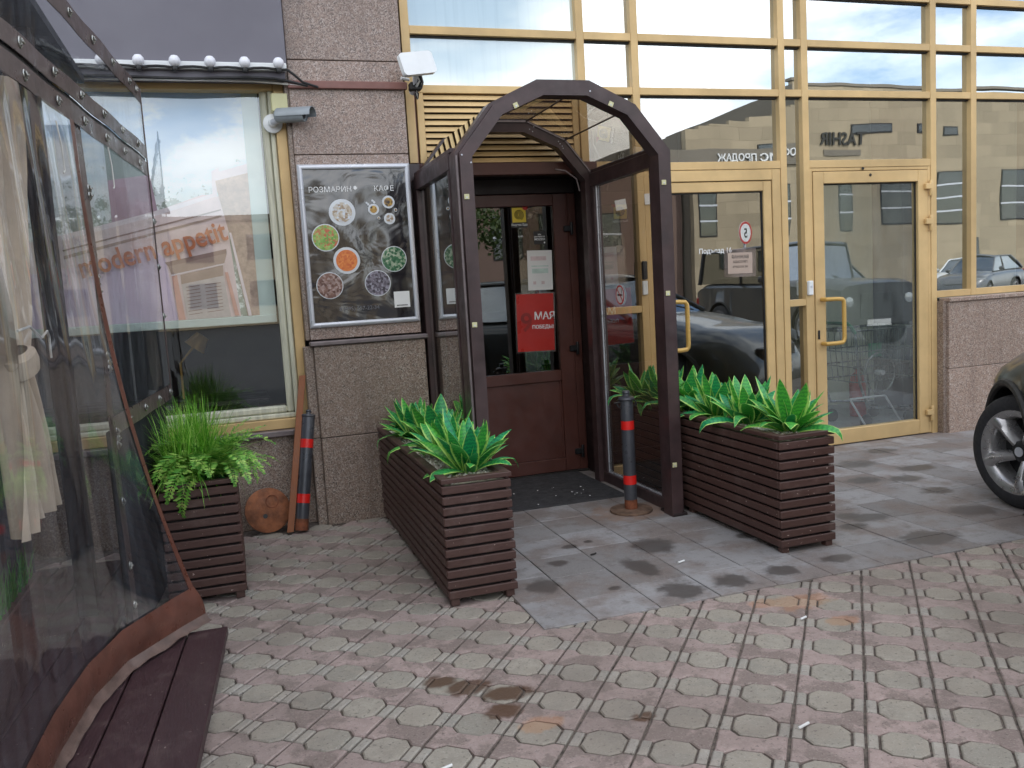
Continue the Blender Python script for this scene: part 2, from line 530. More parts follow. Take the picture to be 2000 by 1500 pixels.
MT['frond'] = green_mat('fern_leaflet', [(0, srgb(52, 120, 44)), (.5, srgb(116, 176, 70)), (.85, srgb(176, 210, 106)), (1, srgb(214, 220, 120))])
MT['moss'] = green_mat('dark_moss', [(0, srgb(8, 44, 26)), (.6, srgb(18, 84, 50)), (1, srgb(40, 120, 74))])
MT['turf'] = green_mat('bright_turf', [(0, srgb(16, 80, 14)), (.6, srgb(44, 140, 26)), (1, srgb(80, 176, 40))])
MT['tree'] = green_mat('tree_leaves', [(0, (.03, .06, .015, 1)), (.5, (.07, .11, .03, 1)), (1, (.12, .16, .05, 1))])
MT['bark'] = simple('bark', srgb(74, 62, 50), .9, 0, .3, 20, .6, 40)
MT['room'] = simple('room_wall', srgb(96, 78, 62), .85, 0, .15, 2)
MT['room_floor'] = simple('room_floor', srgb(96, 92, 88), .4, 0, .1, 4)
MT['vest'] = simple('vestibule_wall', srgb(214, 218, 200), .8, 0, .05, 2)
MT['vest_floor'] = simple('vestibule_floor', srgb(150, 154, 162), .35, 0, .1, 6)
MT['vest_col'] = simple('vestibule_column', srgb(74, 70, 84), .6, 0, .08, 3)
MT['ext'] = simple('extinguisher_red', srgb(170, 34, 30), .3, 0, .06)
MT['wire'] = simple('cart_wire', srgb(150, 154, 158), .3, .8, .05)
MT['cart_green'] = simple('cart_green', srgb(20, 104, 72), .4)
def paint(name, c, metal=.2):
    t = NT(name)
    t.bsdf(c, .35, metal, None, .4, .6)
    return t.m
MT['car_black'] = paint('car_paint_dark', (.012, .015, .013, 1))
MT['car_dark'] = paint('car_paint_graphite', (.034, .034, .037, 1))
MT['car_white'] = paint('car_paint_white', srgb(206, 208, 208), 0)
MT['car_grey'] = paint('car_paint_grey', srgb(86, 88, 92), .4)
MT['car_glass'] = glass('car_window', (.035, .04, .04), .26, 0, graze=.6)
MT['far_glass'] = glass('far_window', (.1, .11, .11), .10, 0)
MT['tyre'] = simple('tyre_rubber', srgb(34, 34, 37), .72, 0, .12, 20, .15, 70)
MT['trim'] = simple('arch_trim', srgb(36, 35, 33), .6, 0, .15, 10, .1, 90)
MT['rim'] = simple('alloy_rim', srgb(168, 166, 166), .32, .75, .08, 9)
MT['lamp'] = simple('lamp_glass', srgb(190, 196, 200), .08, .4, .05, 30)
MT['tail'] = simple('tail_lamp', srgb(150, 20, 20), .15)
MT['dark_metal'] = simple('dark_metal', srgb(52, 50, 48), .5, .5)

def stone_mat(name, c):
    t = NT(name)
    p = t.coord('pos')
    cc = t.mix(t.new('NewGeometry').outputs['Random Per Island'], tuple(x * .80 for x in c[:3]) + (1,), tuple(x * 1.08 for x in c[:3]) + (1,))
    cc = t.mix(t.mapr(t.noise(p, .8, 5), .4, .7, 0, .35), cc, tuple(x * .78 for x in c[:3]) + (1,))
    cc = t.mix(t.mapr(t.noise(t.mapping(p, (2, 2, .3)), 1, 4), .55, .75, 0, .3), cc, tuple(x * .7 for x in c[:3]) + (1,))
    t.bsdf(cc, .8)
    return t.m
MT['stone'] = stone_mat('tan_stone', srgb(164, 149, 124))
MT['stone_grey'] = stone_mat('grey_stone', srgb(120, 112, 100))
MT['red_brick'] = stone_mat('red_render', srgb(122, 100, 90))

# ------------------------------------------------------------------ geometry helpers
def _cb_template():
    idx, co = {}, []
    S = (-1, 1)
    for sx in S:
        for sy in S:
            for sz in S:
                for k in range(3):
                    idx[(sx, sy, sz, k)] = len(co)
                    co.append((sx, sy, sz, k))
    faces = []
    for k in range(3):
        a, b = [q for q in range(3) if q != k]
        for s in S:
            f = []
            for (p, q) in ((-1, -1), (1, -1), (1, 1), (-1, 1)):
                c = [0, 0, 0]
                c[k], c[a], c[b] = s, p, q
                f.append(idx[(*c, k)])
            faces.append(f)
    for m in range(3):
        k, l = [q for q in range(3) if q != m]
        for sk in S:
            for sl in S:
                f = []
                for (sm, w) in ((-1, k), (1, k), (1, l), (-1, l)):
                    c = [0, 0, 0]
                    c[m], c[k], c[l] = sm, sk, sl
                    f.append(idx[(*c, w)])
                faces.append(f)
    for sx in S:
        for sy in S:
            for sz in S:
                faces.append([idx[(sx, sy, sz, k)] for k in range(3)])
    def pos(c, e=.2):
        v = [c[0], c[1], c[2]]
        for q in range(3):
            if q != c[3]:
                v[q] *= 1 - e
        return Vector(v)
    out = []
    for f in faces:
        ps = [pos(co[i]) for i in f]
        n = (ps[1] - ps[0]).cross(ps[2] - ps[0])
        cen = sum(ps, Vector()) / len(ps)
        out.append(f if n.dot(cen) > 0 else f[::-1])
    return co, out
CBV, CBF = _cb_template()

class G:
    def __init__(s):
        s.v, s.f, s.uv = [], [], None
    def add(s, vs, fs):
        b = len(s.v)
        s.v += [tuple(x) for x in vs]
        s.f += [[i + b for i in f] for f in fs]
        return s
    def box(s, x0, x1, y0, y1, z0, z1, c=0.0, mat=None):
        x0, x1 = min(x0, x1), max(x0, x1)
        y0, y1 = min(y0, y1), max(y0, y1)
        z0, z1 = min(z0, z1), max(z0, z1)
        cx, cy, cz = (x0 + x1) / 2, (y0 + y1) / 2, (z0 + z1) / 2
        h = ((x1 - x0) / 2, (y1 - y0) / 2, (z1 - z0) / 2)
        if c <= 0:
            vs = [(cx + a * h[0], cy + b * h[1], cz + d * h[2]) for a in (-1, 1) for b in (-1, 1) for d in (-1, 1)]
            fs = [[0, 1, 3, 2], [4, 6, 7, 5], [0, 4, 5, 1], [2, 3, 7, 6], [0, 2, 6, 4], [1, 5, 7, 3]]
        else:
            c = min(c, min(h) * .9)
            vs = []
            for (a, b, d, k) in CBV:
                q = [a * h[0], b * h[1], d * h[2]]
                sg = (a, b, d)
                for w in range(3):
                    if w != k:
                        q[w] -= sg[w] * c
                vs.append((cx + q[0], cy + q[1], cz + q[2]))
            fs = CBF
        if mat is not None:
            vs = [mat @ Vector(v) for v in vs]
        return s.add(vs, fs)
    def tube(s, path, r, n=8, caps=True, closed=False):
        pts = [Vector(q) for q in path]
        m = len(pts)
        rr = r if isinstance(r, (list, tuple)) else [r] * m
        vs, fs = [], []
        up = None
        for i, q in enumerate(pts):
            if closed:
                d = pts[(i + 1) % m] - pts[i - 1]
            else:
                d = pts[min(i + 1, m - 1)] - pts[max(i - 1, 0)]
            d.normalize()
            if up is None:
                up = d.orthogonal().normalized()
            else:
                up = (up - d * up.dot(d))
                if up.length < 1e-5:
                    up = d.orthogonal()
                up.normalize()
            w = d.cross(up)
            for k in range(n):
                a = 2 * math.pi * k / n
                vs.append(q + (up * math.cos(a) + w * math.sin(a)) * rr[i])
        last = m if closed else m - 1
        for i in range(last):
            j = (i + 1) % m
            for k in range(n):
                l = (k + 1) % n
                fs.append([i * n + k, i * n + l, j * n + l, j * n + k])
        if caps and not closed:
            fs.append(list(range(n))[::-1])
            fs.append([(m - 1) * n + k for k in range(n)])
        return s.add(vs, fs)
    def lathe(s, prof, n=24, mat=None, cap=True):
        vs, fs = [], []
        for (r, z) in prof:
            for k in range(n):
                a = 2 * math.pi * k / n
                vs.append(Vector((r * math.cos(a), r * math.sin(a), z)))
        for i in range(len(prof) - 1):
            for k in range(n):
                l = (k + 1) % n
                fs.append([i * n + k, i * n + l, (i + 1) * n + l, (i + 1) * n + k])
        if cap:
            if prof[0][0] > 1e-6:
                fs.append(list(range(n))[::-1])
            if prof[-1][0] > 1e-6:
                fs.append([(len(prof) - 1) * n + k for k in range(n)])
        if mat is not None:
            vs = [mat @ v for v in vs]
        return s.add(vs, fs)
    def prism(s, poly, d0, d1, plane='xz'):
        n = len(poly)
        def P(a, b, d):
            return {'xz': (a, d, b), 'xy': (a, b, d), 'yz': (d, a, b)}[plane]
        ar = sum(poly[i][0] * poly[(i + 1) % n][1] - poly[(i + 1) % n][0] * poly[i][1] for i in range(n))
        if (ar < 0) != (plane == 'xz'):
            poly = poly[::-1]
        lo, hi = min(d0, d1), max(d0, d1)
        vs = [P(a, b, lo) for a, b in poly] + [P(a, b, hi) for a, b in poly]
        fs = [list(range(n))[::-1], [n + k for k in range(n)]]
        for k in range(n):
            l = (k + 1) % n
            fs.append([k, l, n + l, n + k])
        return s.add(vs, fs)
    def grid(s, fn, nu, nv):
        vs = [fn(i / nu, j / nv) for j in range(nv + 1) for i in range(nu + 1)]
        fs = [[j * (nu + 1) + i, j * (nu + 1) + i + 1, (j + 1) * (nu + 1) + i + 1, (j + 1) * (nu + 1) + i] for j in range(nv) for i in range(nu)]
        return s.add(vs, fs)
    def mesh(s, name, m, smooth=False, angle=38):
        me = bpy.data.meshes.new(name)
        me.from_pydata(s.v, [], s.f)
        if s.uv:
            ul = me.uv_layers.new(name='UVMap')
            for lp in me.loops:
                ul.data[lp.index].uv = s.uv[lp.vertex_index]
        if smooth:
            me.shade_smooth()
            me.set_sharp_from_angle(angle=R(angle))
        me.materials.append(m)
        me.update()
        return me

def thing(name, label, cat, loc=(0, 0, 0), rotz=0., group=None, kind=None):
    o = bpy.data.objects.new(name, None)
    o.empty_display_size = .1
    col.objects.link(o)
    o.location = loc
    o.rotation_euler = (0, 0, rotz)
    if label:
        o['label'] = label
    if cat:
        o['category'] = cat
    if group:
        o['group'] = group
    if kind:
        o['kind'] = kind
    return o

def mw_of(o):
    m = Matrix.Translation(o.location) @ o.rotation_euler.to_matrix().to_4x4() @ Matrix.Diagonal((*o.scale, 1))
    if o.parent is not None:
        return mw_of(o.parent) @ o.matrix_parent_inverse @ m
    return m

def part(name, g, m, parent=None, smooth=False, label=None, kind=None, local=False, angle=38):
    """one mesh object; world-space geometry unless local"""
    me = g.mesh(name, MT[m] if isinstance(m, str) else m, smooth, angle) if isinstance(g, G) else g
    o = bpy.data.objects.new(name, me)
    col.objects.link(o)
    if parent is not None:
        o.parent = parent
        if not local:
            o.matrix_parent_inverse = mw_of(parent).inverted()
    if label:
        o['label'] = label
    if kind:
        o['kind'] = kind
    return o

def tag(o, label, cat, group=None):
    o['label'] = label
    o['category'] = cat
    if group:
        o['group'] = group
    return o

def rebase(o, base):
    """put a one-mesh thing's origin at its base"""
    b = Vector(base)
    for v in o.data.vertices:
        v.co -= b
    o.location = b
    return o

def copy_tree(o, parent=None):
    c = o.copy()
    col.objects.link(c)
    if parent is not None:
        c.parent = parent
    for ch in [x for x in ALLKIDS(o)]:
        copy_tree(ch, c)
    return c
def ALLKIDS(o):
    return list(o.children)

_tx = {}
def text(s, size, depth=.0012, bold=False, align='LEFT'):
    """flat lettering as geometry in the local xy plane"""
    cu = bpy.data.curves.new('t', 'FONT')
    cu.body = s
    cu.size = size
    cu.extrude = depth / 2
    cu.align_x = align
    cu.resolution_u = 3
    if bold:
        cu.offset = size * .018
    ob = bpy.data.objects.new('t', cu)
    col.objects.link(ob)
    dg = bpy.context.evaluated_depsgraph_get()
    me = bpy.data.meshes.new_from_object(ob.evaluated_get(dg))
    bpy.data.objects.remove(ob)
    g = G()
    g.v = [tuple(v.co) for v in me.vertices]
    g.f = [list(p.vertices) for p in me.polygons]
    bpy.data.meshes.remove(me)
    return g

def place(g, M):
    g.v = [tuple(M @ Vector(v)) for v in g.v]
    return g

def on_wall(x, y, z, rot=0., flip=False):
    """matrix: local xy -> wall plane facing -Y (readable from the street)"""
    M = Matrix.Translation((x, y, z)) @ Matrix(((1, 0, 0, 0), (0, 0, -1, 0), (0, 1, 0, 0), (0, 0, 0, 1)))
    if rot:
        M = M @ Matrix.Rotation(rot, 4, 'Z')
    return M

# ================================================================== GROUND
camM = cam.matrix_world.inverted()
def in_view(p, pad=.03):
    q = camM @ Vector(p)
    if q.z > -.05:
        return False
    a, b = q.x / -q.z * 1678.14 / 1000, q.y / -q.z * 1678.14 / 750
    return abs(a) < 1 + pad and abs(b) < 1 + pad

g = G().box(-300, 300, -300, 300, -.30, -.034)
street = part('street', g, 'asphalt', kind='structure')
g = G().box(-6, 9.5, -1.2, 6.4, -.2, -.0105)
pavement = part('pavement', g, 'joint', kind='structure')
ANG = R(39.6)
D2 = Vector((math.sin(ANG), math.cos(ANG), 0))
D1 = Vector((math.cos(ANG), -math.sin(ANG), 0))
PU, PV = .2135, .2180
O0 = Vector((1.8785, 2.4105, 0))
def piece(poly, t=.014, ch=.0045):
    n = len(poly)
    cx = sum(a for a, b in poly) / n
    cy = sum(b for a, b in poly) / n
    g = G()
    ins = []
    for i in range(n):
        p0, p1, p2 = Vector(poly[i - 1]), Vector(poly[i]), Vector(poly[(i + 1) % n])
        e1, e2 = (p1 - p0).normalized(), (p2 - p1).normalized()
        n1, n2 = Vector((-e1.y, e1.x)), Vector((-e2.y, e2.x))
        b = (n1 + n2)
        b = b / max(.3, b.length_squared) * 2
        ins.append(p1 + b * ch)
    def W(p, z):
        q = D1 * p[0] + D2 * p[1]
        return (q.x, q.y, z)
    vs = [W(p, -t) for p in poly] + [W(p, -.004) for p in poly] + [W(p, 0) for p in ins]
    fs = [[2 * n + k for k in range(n)]]
    for k in range(n):
        l = (k + 1) % n
        fs.append([k, l, n + l, n + k])
        fs.append([n + k, n + l, 2 * n + l, 2 * n + k])
    return g.add(vs, fs)
OCT = [(-.0655, -.037), (-.037, -.0665), (.037, -.0665), (.0655, -.037), (.0655, .037), (.037, .0665), (-.037, .0665), (-.0655, .037)]
OCT2 = [(-.0650, -.034), (-.039, -.0660), (.034, -.0668), (.0655, -.039), (.0650, .036), (.038, .0660), (-.034, .0668), (-.0658, .035)]
SQ = [(-.0152, -.040), (.0152, -.040), (.0152, .040), (-.0152, .040)]
PK = [(-.1035, -.0645), (-.069, -.0645), (-.039, -.0380), (.039, -.0380), (.069, -.0645), (.1035, -.0645),
      (.1035, .0645), (.069, .0645), (.039, .0380), (-.039, .0380), (-.069, .0645), (-.1035, .0645)]
PK2 = [(-.1010, -.0635), (-.071, -.0650), (-.041, -.0390), (.038, -.0375), (.067, -.0640), (.1020, -.0645),
       (.1015, .0640), (.070, .0640), (.038, .0390), (-.040, .0375), (-.067, .0650), (-.1020, .0640)]
KINDS = {'octagonal_paver': ([piece(OCT), piece(OCT2)], 'oct'), 'small_square_paver': ([piece(SQ)], 'sq'), 'bow_shaped_paver': ([piece(PK), piece(PK2)], 'pink')}
spots = {k: [] for k in KINDS}
for i in range(-26, 22):
    for j in range(-26, 22):
        c = O0 + D1 * (i * PU) + D2 * (j * PV)
        for k, off in (('octagonal_paver', [(0, 0)]), ('small_square_paver', [(-.0874, 0), (.0874, 0)]), ('bow_shaped_paver', [(0, .109)])):
            for (a, b) in off:
                q = c + D1 * a + D2 * b
                if not (-1.9 < q.x < 4.4 and .7 < q.y < 5.36):
                    continue
                if q.x > 1.10 and q.y > 3.20:
                    if (q - Vector((max(1.1, min(q.x, 1.1)), q.y, 0))).x > .09 and q.y > 3.29:
                        continue
                if q.x < .52 and q.y > 5.42:
                    continue
                spots[k].append(q)
for k, (gs, m) in KINDS.items():
    mes = [x.mesh(k, MT[m], False) for x in gs]
    vis = sorted([q for q in spots[k] if in_view(q)], key=lambda q: (q.x ** 2 + q.y ** 2))
    rest = [q for q in spots[k] if not in_view(q)]
    for n, q in enumerate(vis[:300]):
        o = bpy.data.objects.new(k, mes[n % len(mes)])
        col.objects.link(o)
        o.parent = pavement
        o.location = (q.x, q.y, random.uniform(-.0022, .001))
        o.rotation_euler = (random.uniform(-.012, .012), random.uniform(-.012, .012), random.uniform(-.02, .02))
        s = random.uniform(.975, 1.01)
        o.scale = (s, s, 1)
    rest += vis[300:]
    if rest:
        gg = G()
        for n, q in enumerate(rest):
            src = gs[n % len(gs)]
            gg.add([(v[0] + q.x, v[1] + q.y, v[2] - .001) for v in src.v], src.f)
        part('outlying_pavers', gg, m, pavement, kind='stuff')

# slabs in front of the doors, laid square to the facade
slabs = part('slab_paving', G().box(1.095, 9.5, 3.2, 6.4, -.03, -.004), 'joint', kind='structure')
xs = [1.097, 1.337] + [1.337 + .2945 * k for k in range(1, 20)]
slab_me = {}
rs = random.Random(5)
for ci in range(len(xs) - 1):
    x0, x1 = xs[ci] + .0025, xs[ci + 1] - .0025
    y = 3.2
    off = [.0, .245, .0, .3, .0, .62 - .3][ci % 6]
    ys = [3.2]
    yy = 3.2 + (off if off else .30)
    while yy < 5.62:
        ys.append(yy)
        yy += .305
    ys.append(5.98 if x0 < 2.5 else 5.75)
    for a, b in zip(ys[:-1], ys[1:]):
        if b - a < .04:
            continue
        key = (round(x1 - x0, 3), round(b - a, 3))
        if key not in slab_me:
            w, d = (x1 - x0) / 2, (b - a) / 2 - .0022
            slab_me[key] = G().box(-w, w, -d, d, -.02, .006, .0022).mesh('slab', MT['slab'])
        o = bpy.data.objects.new('slab', slab_me[key])
        col.objects.link(o)
        o.parent = slabs
        o.location = ((x0 + x1) / 2, (a + b) / 2, rs.uniform(-.0012, .0012))
        o.rotation_euler = (rs.uniform(-.003, .003), rs.uniform(-.003, .003), rs.uniform(-.003, .003))

# ================================================================== BUILDING SHELL
sh = thing('office_building', 'large building body with glazed and granite ground floor behind the entrance', 'building', (2, 6.4, 0))
part('upper_wall', G().box(-9, 12.5, 5.66, 6.0, 6.2, 9.0), 'granite', sh)
part('roof', G().box(-9, 12.5, 5.5, 14, 9.0, 9.2), 'fascia', sh)
part('rear_wall', G().box(-9, 12.5, 13.7, 14, 0, 9), 'room', sh)
part('side_wall', G().box(-9, -8.7, 6.0, 13.7, 0, 9), 'room', sh)
part('side_wall', G().box(12.2, 12.5, 6.0, 13.7, 0, 9), 'room', sh)
part('upper_floor', G().box(-8.7, 12.2, 6.05, 13.7, 3.9, 4.1), 'room', sh)
part('interior_floor', G().box(-8.7, 12.2, 5.99, 13.7, -.02, .004), 'room_floor', sh)
part('partition', G().box(1.10, 1.2, 6.3, 13.7, .004, 3.9), 'room', sh)
part('partition', G().box(2.9, 3.0, 6.6, 13.7, .004, 3.9), 'room', sh)
part('lobby_back_wall', G().box(1.2, 2.9, 8.2, 8.3, .004, 3.9), 'room', sh)
part('vestibule_wall', G().box(4.10, 4.16, 5.80, 7.3, .004, 3.9), 'vest', sh)
part('vestibule_back_wall', G().box(4.16, 8.2, 7.3, 7.4, .004, 3.9), 'vest', sh)
part('vestibule_floor', G().box(4.2, 8.2, 5.75, 7.29, .005, .012), 'vest_floor', sh)
part('vestibule_column', G().box(5.98, 6.4, 6.55, 6.95, .013, 3.9, .01), 'vest_col', sh)
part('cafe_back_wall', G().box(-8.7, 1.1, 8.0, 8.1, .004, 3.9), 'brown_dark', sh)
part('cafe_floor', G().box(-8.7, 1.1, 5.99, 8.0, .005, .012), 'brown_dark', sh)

# ---- granite pillar between cafe window and entrance
pl = thing('granite_pillar', 'speckled brown granite pillar between the cafe window and the canopy', 'pillar', (.8, 5.6, 0))
part('core', G().box(.46, 1.13, 5.47, 6.3, 0, 6.2), 'brown_dark', pl)
for z0, z1 in ((1.15, 2.268), (2.271, 2.824), (2.827, 3.62), (3.623, 4.4), (4.403, 5.2), (5.203, 6.2)):
    part('granite_panel', G().box(.452, 1.146, 5.42, 5.50, z0 + .001, z1 - .001, .003), 'granite', pl)
part('side_panel', G().box(.425, .4515, 5.44, 5.66, 1.15, 6.2, .003), 'granite_shaded', pl)
for z0, z1 in ((-.01, .541), (.545, 1.112)):
    part('plinth_panel', G().box(.462, 1.155, 5.365, 5.465, z0, z1, .004), 'granite_shaded', pl)
    part('plinth_side_panel', G().box(.405, .4615, 5.40, 5.52, z0, z1, .003), 'granite_shaded', pl)
part('ledge', G().box(.44, 1.175, 5.345, 5.43, 1.114, 1.142, .006), 'ledge', pl)
part('cable_trunking', G().box(.445, 1.165, 5.395, 5.419, 2.655, 2.70, .004), 'trunk', pl)

# ---- glazed facade
gf = thing('glazed_facade', 'gold framed glass facade with narrow panes above the entrance doors', 'glass facade', (3.6, 5.64, 0))
YF = 5.585                                   # front of the gold profiles
MULL = [(1.188, 1.244, 2.236), (2.393, 2.448, 2.2), (2.801, 2.855, 0), (3.993, 4.047, 0), (4.193, 4.249, 0), (5.391, 5.447, 0), (5.798, 5.853, 1.112), (7.1, 7.155, 1.112), (8.3, 8.355, 1.112), (9.3, 9.355, 1.112)]
RAIL = [2.684, 3.047, 3.410, 3.773, 4.6, 5.4, 6.15]
for x0, x1, zb in MULL:
    part('mullion', G().box(x0, x1, YF, 5.68, zb, 6.2, .0025), 'gold', gf)
def bay(x0, x1, bottom, panes, inset=True):
    zs = [(z, z + .051) for z in RAIL]
    prev = bottom
    for (a, b) in zs:
        if a > bottom + .02:
            part('rail', G().box(x0, x1, YF + .003, 5.68, a, b, .0025), 'gold', gf)
            part('gasket', G().box(x0 + .001, x1 - .001, YF + .030, 5.66, a - .012, a - .0005), 'gasket', gf)
            m = panes(prev, a)
            jx = random.uniform(-.004, .004)
            jz = random.uniform(-.004, .004)
            gp = G().box(x0, x1, 5.632, 5.640, prev, a)
            cx, cz = (x0 + x1) / 2, (prev + a) / 2
            gp.v = [(v[0], v[1] + (v[0] - cx) * jx + (v[2] - cz) * jz, v[2]) for v in gp.v]
            part('glass_pane', gp, m, gf)
        prev = b
UP = lambda z0, z1: 'pane_up' if z0 > 2.6 else 'pane_mid'
bay(1.244, 2.393, 2.735, lambda a, b: 'pane_film')
bay(2.448, 2.801, 2.23, UP)
bay(2.855, 3.993, 2.218, UP)
bay(4.047, 4.193, 1.178, UP)
bay(4.249, 5.391, 2.218, UP)
bay(5.447, 5.798, 1.165, UP)
bay(5.853, 7.1, 1.165, UP)
bay(7.155, 8.3, 1.165, UP)
bay(8.355, 9.3, 1.165, UP)
# extra rails: door heads, sidelights, sill
for x0, x1, a, b in ((2.855, 3.993, 2.161, 2.218), (4.249, 5.391, 2.161, 2.218), (4.047, 4.193, 1.127, 1.178), (2.50, 2.801, 1.165, 1.215), (4.047, 4.193, 0, .07), (2.50, 2.801, 0, .07), (2.448, 2.801, 2.18, 2.23),
                     (5.447, 5.798, 1.112, 1.165), (5.853, 7.1, 1.112, 1.165), (7.155, 8.3, 1.112, 1.165), (8.355, 9.3, 1.112, 1.165)):
    part('rail', G().box(x0, x1, YF + .003, 5.68, a, b, .0025), 'gold', gf)
part('glass_pane', G().box(4.047, 4.193, 5.632, 5.640, .07, 1.127), 'pane_door', gf)
part('glass_pane', G().box(2.50, 2.801, 5.632, 5.640, .07, 1.165), 'pane_door', gf)
part('glass_pane', G().box(2.50, 2.801, 5.632, 5.640, 1.215, 2.18), 'pane_door', gf)
part('cover_strip', G().box(1.190, 1.252, 5.60, 5.66, 2.236, 2.235 + .001 + .44, .002), 'trunk', gf)

# ---- louvre
lv = thing('louvre_vent', 'gold slatted louvre panel above the brown door under the canopy arch', 'vent', (1.82, 5.62, 2.24))
part('frame', G().box(1.262, 2.389, 5.60, 5.66, 2.682, 2.733, .003), 'gold', lv)
part('frame', G().box(1.262, 1.308, 5.60, 5.66, 2.236, 2.681, .003), 'gold', lv)
part('frame', G().box(2.345, 2.389, 5.60, 5.66, 2.236, 2.681, .003), 'gold', lv)
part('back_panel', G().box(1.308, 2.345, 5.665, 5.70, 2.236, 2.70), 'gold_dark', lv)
sl = G().prism([(5.604, .0), (5.617, .029), (5.655, .037), (5.655, .033), (5.623, .025), (5.610, 0)], -.517, .517, 'yz')
sl_me = sl.mesh('slat', MT['gold'])
for k in range(11):
    o = part('slat', sl_me, 'gold', lv)
    o.location = (1.8265, 0, 2.238 + .0405 * k)

# ---- entrance recess and brown door
rd = thing('brown_door', 'red brown half glazed door set back under the arched canopy', 'door', (1.95, 5.92, 0))
part('lintel', G().box(1.25, 2.50, 5.58, 5.66, 2.150, 2.232, .004), 'door_brown', rd)
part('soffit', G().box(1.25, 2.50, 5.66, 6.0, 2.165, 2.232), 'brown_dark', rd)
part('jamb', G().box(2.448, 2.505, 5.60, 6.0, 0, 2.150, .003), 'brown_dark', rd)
part('jamb', G().box(1.16, 1.25, 5.58, 6.0, 0, 2.232, .003), 'brown_pvc', rd)
part('side_panel', G().box(1.252, 1.42, 5.90, 5.96, .0, 2.15, .003), 'brown_pvc', rd)
part('door_frame', G().box(1.42, 1.498, 5.885, 5.96, .006, 2.055, .005), 'door_brown', rd)
part('door_frame', G().box(2.382, 2.447, 5.885, 5.96, .006, 2.055, .005), 'door_brown', rd)
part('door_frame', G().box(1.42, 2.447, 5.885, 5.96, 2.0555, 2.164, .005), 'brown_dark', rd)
def door_leaf(parent, m, x0, x1, z0, z1, st, y0, y1, rails=()):
    part('stile', G().box(x0, x0 + st, y0, y1, z0, z1, .004), m, parent)
    part('stile', G().box(x1 - st, x1, y0, y1, z0, z1, .004), m, parent)
    for a, b in rails:
        part('rail', G().box(x0 + st + .0006, x1 - st - .0006, y0 + .0006, y1, a, b, .004), m, parent)
door_leaf(rd, 'door_brown', 1.50, 2.380, .022, 2.052, .110, 5.878, 5.95, ((.022, .120), (.698, .778), (1.968, 2.052)))
part('lower_panel', G().box(1.612, 2.268, 5.898, 5.94, .121, .697, .001), 'door_brown', rd)
bead = G()
for (a, b, c, d) in ((1.611, 1.625, .121, .697), (2.255, 2.269, .121, .697)):
    bead.box(a, b, 5.890, 5.897, c, d, .002)
part('glazing_bead', bead, 'door_brown', rd)
part('glass_pane', G().box(1.612, 2.268, 5.905, 5.911, .779, 1.967), 'pane_brown', rd)
for z in (.16, .93, 1.80):
    h = part('hinge', G().box(2.34, 2.405, 5.856, 5.878, z - .022, z + .022, .006), 'black', rd)
    part('barrel', G().lathe([(.010, -.045), (.0115, -.04), (.0115, .04), (.010, .045)], 12, Matrix.Translation((2.40, 5.862, z))), 'black', h, True)
part('threshold', G().box(1.42, 2.447, 5.86, 5.97, .0075, .021, .003), 'dark_metal', rd)
part('handle', G().tube([(1.545, 5.87, 1.02), (1.545, 5.83, 1.02), (1.64, 5.83, 1.02)], .009, 8), 'black', rd, True)
mat_o = part('door_mat', G().box(1.29, 2.35, 5.005, 5.86, .0075, .0135, .003), 'rubber')
rebase(mat_o, (1.8, 5.45, .0075))
tag(mat_o, 'dark rubber mat lying in front of the brown door', 'door mat')
# crumbs on the mat are part of its surface
cr = G()
for k in range(13):
    x, y = random.uniform(1.5, 2.25), random.uniform(5.05, 5.5)
    s = random.uniform(.002, .006)
    cr.box(x - s, x + s, y - s * .6, y + s * .6, .0137, .016, .001)
part('paper_crumbs', cr, 'white', mat_o, kind='stuff')

# ---- gold glass doors
def pull(parent, m, x0, x1, ya, za, zb, r=.0165):
    e = .05
    pth = [(x0, ya + .05, za), (x0, ya, za)]
    pth += [(x0 + (x1 - x0) * .55, ya - .01, za)]
    pth += [(x1 - e * .3, ya - .012, za - .004), (x1 - e * .08, ya - .012, za - .018), (x1, ya - .012, za - .045)]
    pth += [(x1, ya - .012, zb + .045), (x1 - e * .08, ya - .012, zb + .018), (x1 - e * .3, ya - .012, zb + .004)]
    pth += [(x0 + (x1 - x0) * .55, ya - .01, zb), (x0, ya, zb), (x0, ya + .05, zb)]
    return part('pull_handle', G().tube(pth, r, 10), m, parent, True, angle=60)
ld = thing('glass_door', 'gold framed door with dark glass behind the right planter beside the canopy', 'door', (3.43, 5.62, 0), group='gold framed glass doors')
part('frame', G().box(2.857, 2.925, 5.590, 5.67, .012, 2.159, .003), 'gold', ld)
part('frame', G().box(3.918, 3.991, 5.590, 5.67, .012, 2.159, .003), 'gold', ld)
part('frame', G().box(2.926, 3.917, 5.590, 5.67, 2.080, 2.159, .003), 'gold', ld)
door_leaf(ld, 'gold', 2.930, 3.913, .020, 2.075, .070, 5.596, 5.655, ((.020, .120), (2.002, 2.075)))
part('glass_pane', G().box(3.001, 3.842, 5.622, 5.630, .121, 2.001), 'pane_door', ld)
gk = G()
for (a, b, c, d) in ((3.001, 3.842, 1.993, 2.001), (3.834, 3.842, .121, 1.993), (3.001, 3.009, .121, 1.993)):
    gk.box(a, b, 5.612, 5.6215, c, d)
part('gasket', gk, 'gasket', ld)
pull(ld, 'gold_handle', 2.985, 3.125, 5.53, 1.225, .875)
rdr = thing('glass_door', 'gold framed door with clear glass showing a shopping cart behind', 'door', (4.82, 5.62, 0), group='gold framed glass doors')
part('frame', G().box(4.251, 4.270, 5.590, 5.67, .012, 2.159, .002), 'gold', rdr)
part('frame', G().box(5.362, 5.389, 5.590, 5.67, .012, 2.159, .002), 'gold', rdr)
